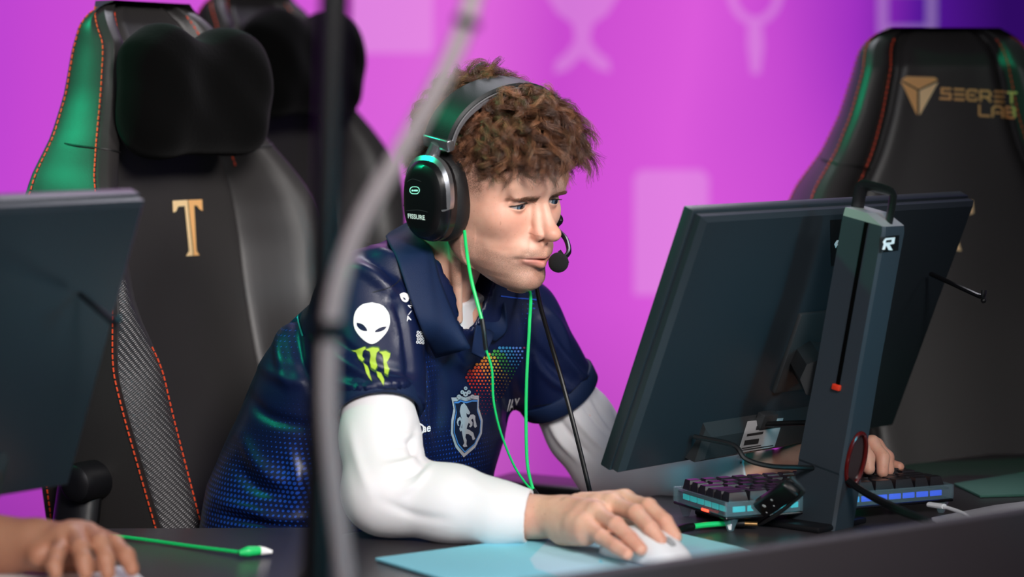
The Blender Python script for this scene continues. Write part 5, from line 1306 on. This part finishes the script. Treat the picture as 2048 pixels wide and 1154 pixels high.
for s in (-1, 1):
    mb = MB(); mb.loft([ring_cup(s, .068, .80), ring_cup(s, .066, .93), ring_cup(s, .072, 1.02), ring_cup(s, .082, 1.05), ring_cup(s, .092, 1.02), ring_cup(s, .097, .94)]); mb.build('ear_cushion', M_cush, hs, ang=50)
    mb = MB(); mb.loft([ring_cup(s, .094, .90), ring_cup(s, .0965, .985), ring_cup(s, .108, .985), ring_cup(s, .1095, .955), ring_cup(s, .111, .955), ring_cup(s, .116, .93), ring_cup(s, .1225, .84), ring_cup(s, .1255, .72), ring_cup(s, .1265, .60)]); cup = mb.build('ear_cup', M_hsblk, hs, ang=28)
    # yoke
    mb = MB(); rings = []
    a0, a1 = math.radians(-12), math.radians(192)
    for a in np.linspace(a0, a1, 56):
        c, q = math.cos(a), math.sin(a); k = 2.5; r = (abs(c)**k+abs(q)**k)**(-1/k)
        e = min(1, min(a-a0, a1-a)/.30); wd = (.30+.04*max(0, math.sin(a))**3)*(max(.0, 1-(1-e)**2)**.5*.92+.08)
        f0 = 1.035-(.30-min(wd, .30))*.45; f1 = f0-wd
        rings.append([cupP(s, r*c*.0405*f0, r*q*.0555*f0, .1045), cupP(s, r*c*.0405*f0, r*q*.0555*f0, .1125), cupP(s, r*c*.0405*f1, r*q*.0555*f1, .1225), cupP(s, r*c*.0405*f1, r*q*.0555*f1, .1145)])
    mb.loft(rings); yk = mb.build('yoke', M_chrome, hs, ang=40)
    MB().cyl(HV(-.015, s*.1045, .050), HV(-.011, s*.100, .070), .0085, n=20).build('slider_stem', M_chrome, hs)
    c0 = Vector((-.0095, s*.0995, .0735)); Rc = Matrix(((1, 0, 0), (0, 1, 0), (0, 0, 1))); mbx = MB().box((0, 0, 0), (.046, .012, .016), bev=.0025, seg=3)
    tl = Matrix.Rotation(s*math.radians(-14), 3, 'X') @ Matrix.Rotation(math.radians(-4), 3, 'Y'); mbx.V = [HV(*(c0+tl @ v)) for v in mbx.V]; mbx.build('slider_clip', M_chrome, hs)
# band
def bandc(t):                   # t 0..1 from the near to the far side
    a = math.pi*t; y = -.0985*math.cos(a); z = .072+.0725*math.sin(a)**.80; return Vector((-.011+.012*math.sin(a), y, z))
def bandsec(hw, h0, h1, n=60, taper=.0):
    rings = []
    for i in range(n+1):
        t = i/n; p = bandc(t); q = bandc(min(t+.01, 1))-bandc(max(t-.01, 0)); q.normalize(); nr = Vector((0, -q.z, q.y)); nr = nr if nr.z > 0 or nr.y*p.y > 0 else -nr
        if nr.dot(Vector((0, p.y, p.z-.05))) < 0: nr = -nr
        w_ = hw*(1+taper*math.sin(math.pi*t)); sec = [(-w_, h0), (w_, h0), (w_*1.0, (h0+h1)*.5), (w_*.86, h1), (-w_*.86, h1), (-w_, (h0+h1)*.5)]
        rings.append([HV(*(p+Vector((a, 0, 0))+nr*b)) for a, b in sec])
    return rings
MB().loft(bandsec(.0225, .0, .0065, taper=.0)).build('headband', M_band, hs, ang=40)
MB().loft(bandsec(.0212, -.008, .0)).build('headband_cushion', M_bandrib, hs, ang=40)
mb = MB()
for sg in (-1, 1): mb.tube([HV(*(bandc(t)+Vector((sg*.0226, 0, .001))))for t in np.linspace(.02, .98, 40)], .0009, n=6, smooth=0)
mb.build('headband_edge', mat('silver_edge', lin(170, 170, 174), .3, metal=.6), hs)
# marks on the near cup
near_cup = [o for o in hs.children if o.name.startswith('ear_cup')][0]; TC = bvh(near_cup)
M_glow = mat('status_light', lin(180, 255, 230), .4, emit=lin(150, 255, 225), es=.7); mb = MB()
pill = rrect(820, 373, 840, 388, 7, 4); pin = rrect(821, 374, 839, 387, 6.2, 4)
decal_into(mb, TC, [pill, pin], 4, .0007)
for x in (826, 830.5, 834.5): decal_into(mb, TC, [[(x-1.8, 379.5), (x+1.8, 379.5), (x+1.8, 382.5), (x-1.8, 382.5)]], 4, .0007)
mb.build('status_light', M_glow, hs)
mb = MB(); text_into(mb, TC, 'FISSURE', (817, 436), (34, 4), (-1, -9.5), .02, .0007); mb.build('wordmark', M_print, hs)
mb = MB(); decal_into(mb, TC, [strip_on(None, [(814, 364), (826, 358), (843, 363)], 1.4)], 4, .0005); decal_into(mb, TC, [strip_on(None, [(808, 422), (835, 420), (856, 424)], 1.2)], 4, .0005); mb.build('cup_panel_line', mat('cup_groove', lin(46, 46, 50), .4), hs)
# boom microphone
MB().tube([HV(.01, .098, -.02), HV(.05, .088, -.03), P(1112, 455, 3.04), P(1129, 474, 3.0), P(1136, 490, 2.98), P(1137, 505, 2.962), P(1127, 517, 2.95)], .0033, n=10).build('mic_boom', M_hsblk, hs)
mb = MB().ball(P(1117, 525, 2.945), (.0125, .0105, .0125), n=14); mb.tube([P(1124, 516, 2.95), P(1130, 512, 2.95)], .0095, n=12, smooth=0); mb.build('microphone', mat('foam', lin(13, 13, 14), .9, bump=(2500, .8)), hs)
MB().tube([P(1070, 545, 3.07), P(1078, 600, 3.04), P(1100, 680, 3.0), P(1125, 765, 2.975), P(1150, 860, 2.96), P(1172, 950, 2.95), P(1184, 1000, 2.93), P(1196, 1040, 2.90)], .0030, n=10).build('headset_cable', M_cable, hs)
ec = thing('earphone_cable', 'bright green earphone cables hanging from under the headset to a black splitter', 'cable', P(1070, 985, 2.94))
MB().tube([P(929, 462, 2.925), P(933, 500, 2.905), P(943, 560, 2.885), P(956, 610, 2.875), P(964, 640, 2.870)], .0021, n=10).build('cable', M_green, ec)
MB().tube([P(964, 638, 2.870), P(968, 665, 2.866), P(972, 700, 2.865)], .0030, n=10).build('cable_slider', M_cable, ec)
MB().tube([P(972, 698, 2.865), P(984, 740, 2.868), P(987, 800, 2.875), P(1000, 860, 2.89), P(1025, 925, 2.915), P(1050, 965, 2.93), P(1068, 982, 2.94)], .0014, n=10).build('cable', M_green, ec)
MB().tube([P(1040, 560, 3.02), P(1060, 585, 3.0), P(1059, 650, 2.97), P(1054, 740, 2.955), P(1052, 830, 2.95), P(1054, 920, 2.945), P(1062, 965, 2.942), P(1069, 983, 2.94)], .0021, n=10).build('cable', M_green, ec)
MB().tube([P(1067, 980, 2.94), P(1074, 990, 2.935), P(1090, 1012, 2.92)], .0032, n=10).build('splitter', M_cable, ec)

# ================================================================ NEIGHBOUR'S ARM AND KEYBOARD
nb = thing('person', 'neighbouring player at the lower left edge, only a blurred forearm and hand in view', 'person', (-.75, 2.75, .45))
NW = V3(60, 1090, 2.50)
NH = dict(pinky=[V3(128, 1085, 2.47), V3(112, 1110, 2.435), V3(108, 1130, 2.42), V3(112, 1146, 2.415)], ring=[V3(146, 1070, 2.48), V3(160, 1095, 2.44), V3(168, 1122, 2.425), V3(172, 1146, 2.42)], mid=[V3(165, 1064, 2.50), V3(200, 1086, 2.455), V3(212, 1118, 2.44), V3(216, 1146, 2.435)], idx=[V3(178, 1066, 2.525), V3(228, 1088, 2.49), V3(252, 1112, 2.47), V3(264, 1138, 2.46)])
NT = [V3(80, 1110, 2.47), V3(100, 1118, 2.50), V3(150, 1130, 2.52), V3(200, 1135, 2.52)]
NE = np.array(NW)+np.array([-.22, .07, .02]); NS = NE+np.array([-.10, .12, .24])
def f_n(p):
    M4 = [NH[k][0] for k in ('pinky', 'ring', 'mid', 'idx')]; d = palm(p, NW, M4, .020, .025); F4 = None
    for k in NH: q = finger(p, NH[k], rad[k], .005); F4 = q if F4 is None else smin(F4, q, .0012)
    d = smin(d, F4, .006); d = smin(d, finger(p, NT, [.0135, .012, .011, .0085], .006), .01)
    d = smin(d, cap(p, NW, NE, .024, .038), .02); return smin(d, cap(p, NE, NS, .038, .046), .02)
V, Q = surf(f_n, (-.95, 2.33, .73), (-.30, 2.82, 1.16), .0032); nbm = fast_mesh('body', V, Q, M_skin2, nb)
def f_ns(p):
    d = cap(p, NE+(NS-NE)*.45, NS, .056, .07); d = smin(d, cap(p, NS, NS+np.array([-.16, .06, -.05]), .07, .13), .05); d = smin(d, cap(p, NS+np.array([-.16, .10, -.05]), NS+np.array([-.18, .14, -.45]), .14, .15), .05); return d
V, Q = surf(f_ns, (-1.25, 2.3, .45), (-.55, 3.1, 1.32), .009); fast_mesh('jersey', V, Q, M_collar, nb)
pts = [PZ(-120, 1128, .772), PZ(200, 1124, .772), PZ(262, 1128, .772), PZ(290, 1150, .772), PZ(300, 1200, .772), PZ(-120, 1250, .772)]
mb = MB(); slab(mb, [(p.x, p.y) for p in pts], .7505, .770, .005); kb2 = thing('keyboard', 'blurred white keyboard under the neighbour\'s fingers at the bottom left', 'keyboard', (pts[2].x, pts[2].y, .75)); mb.build('case', M_white, kb2)
#@@END
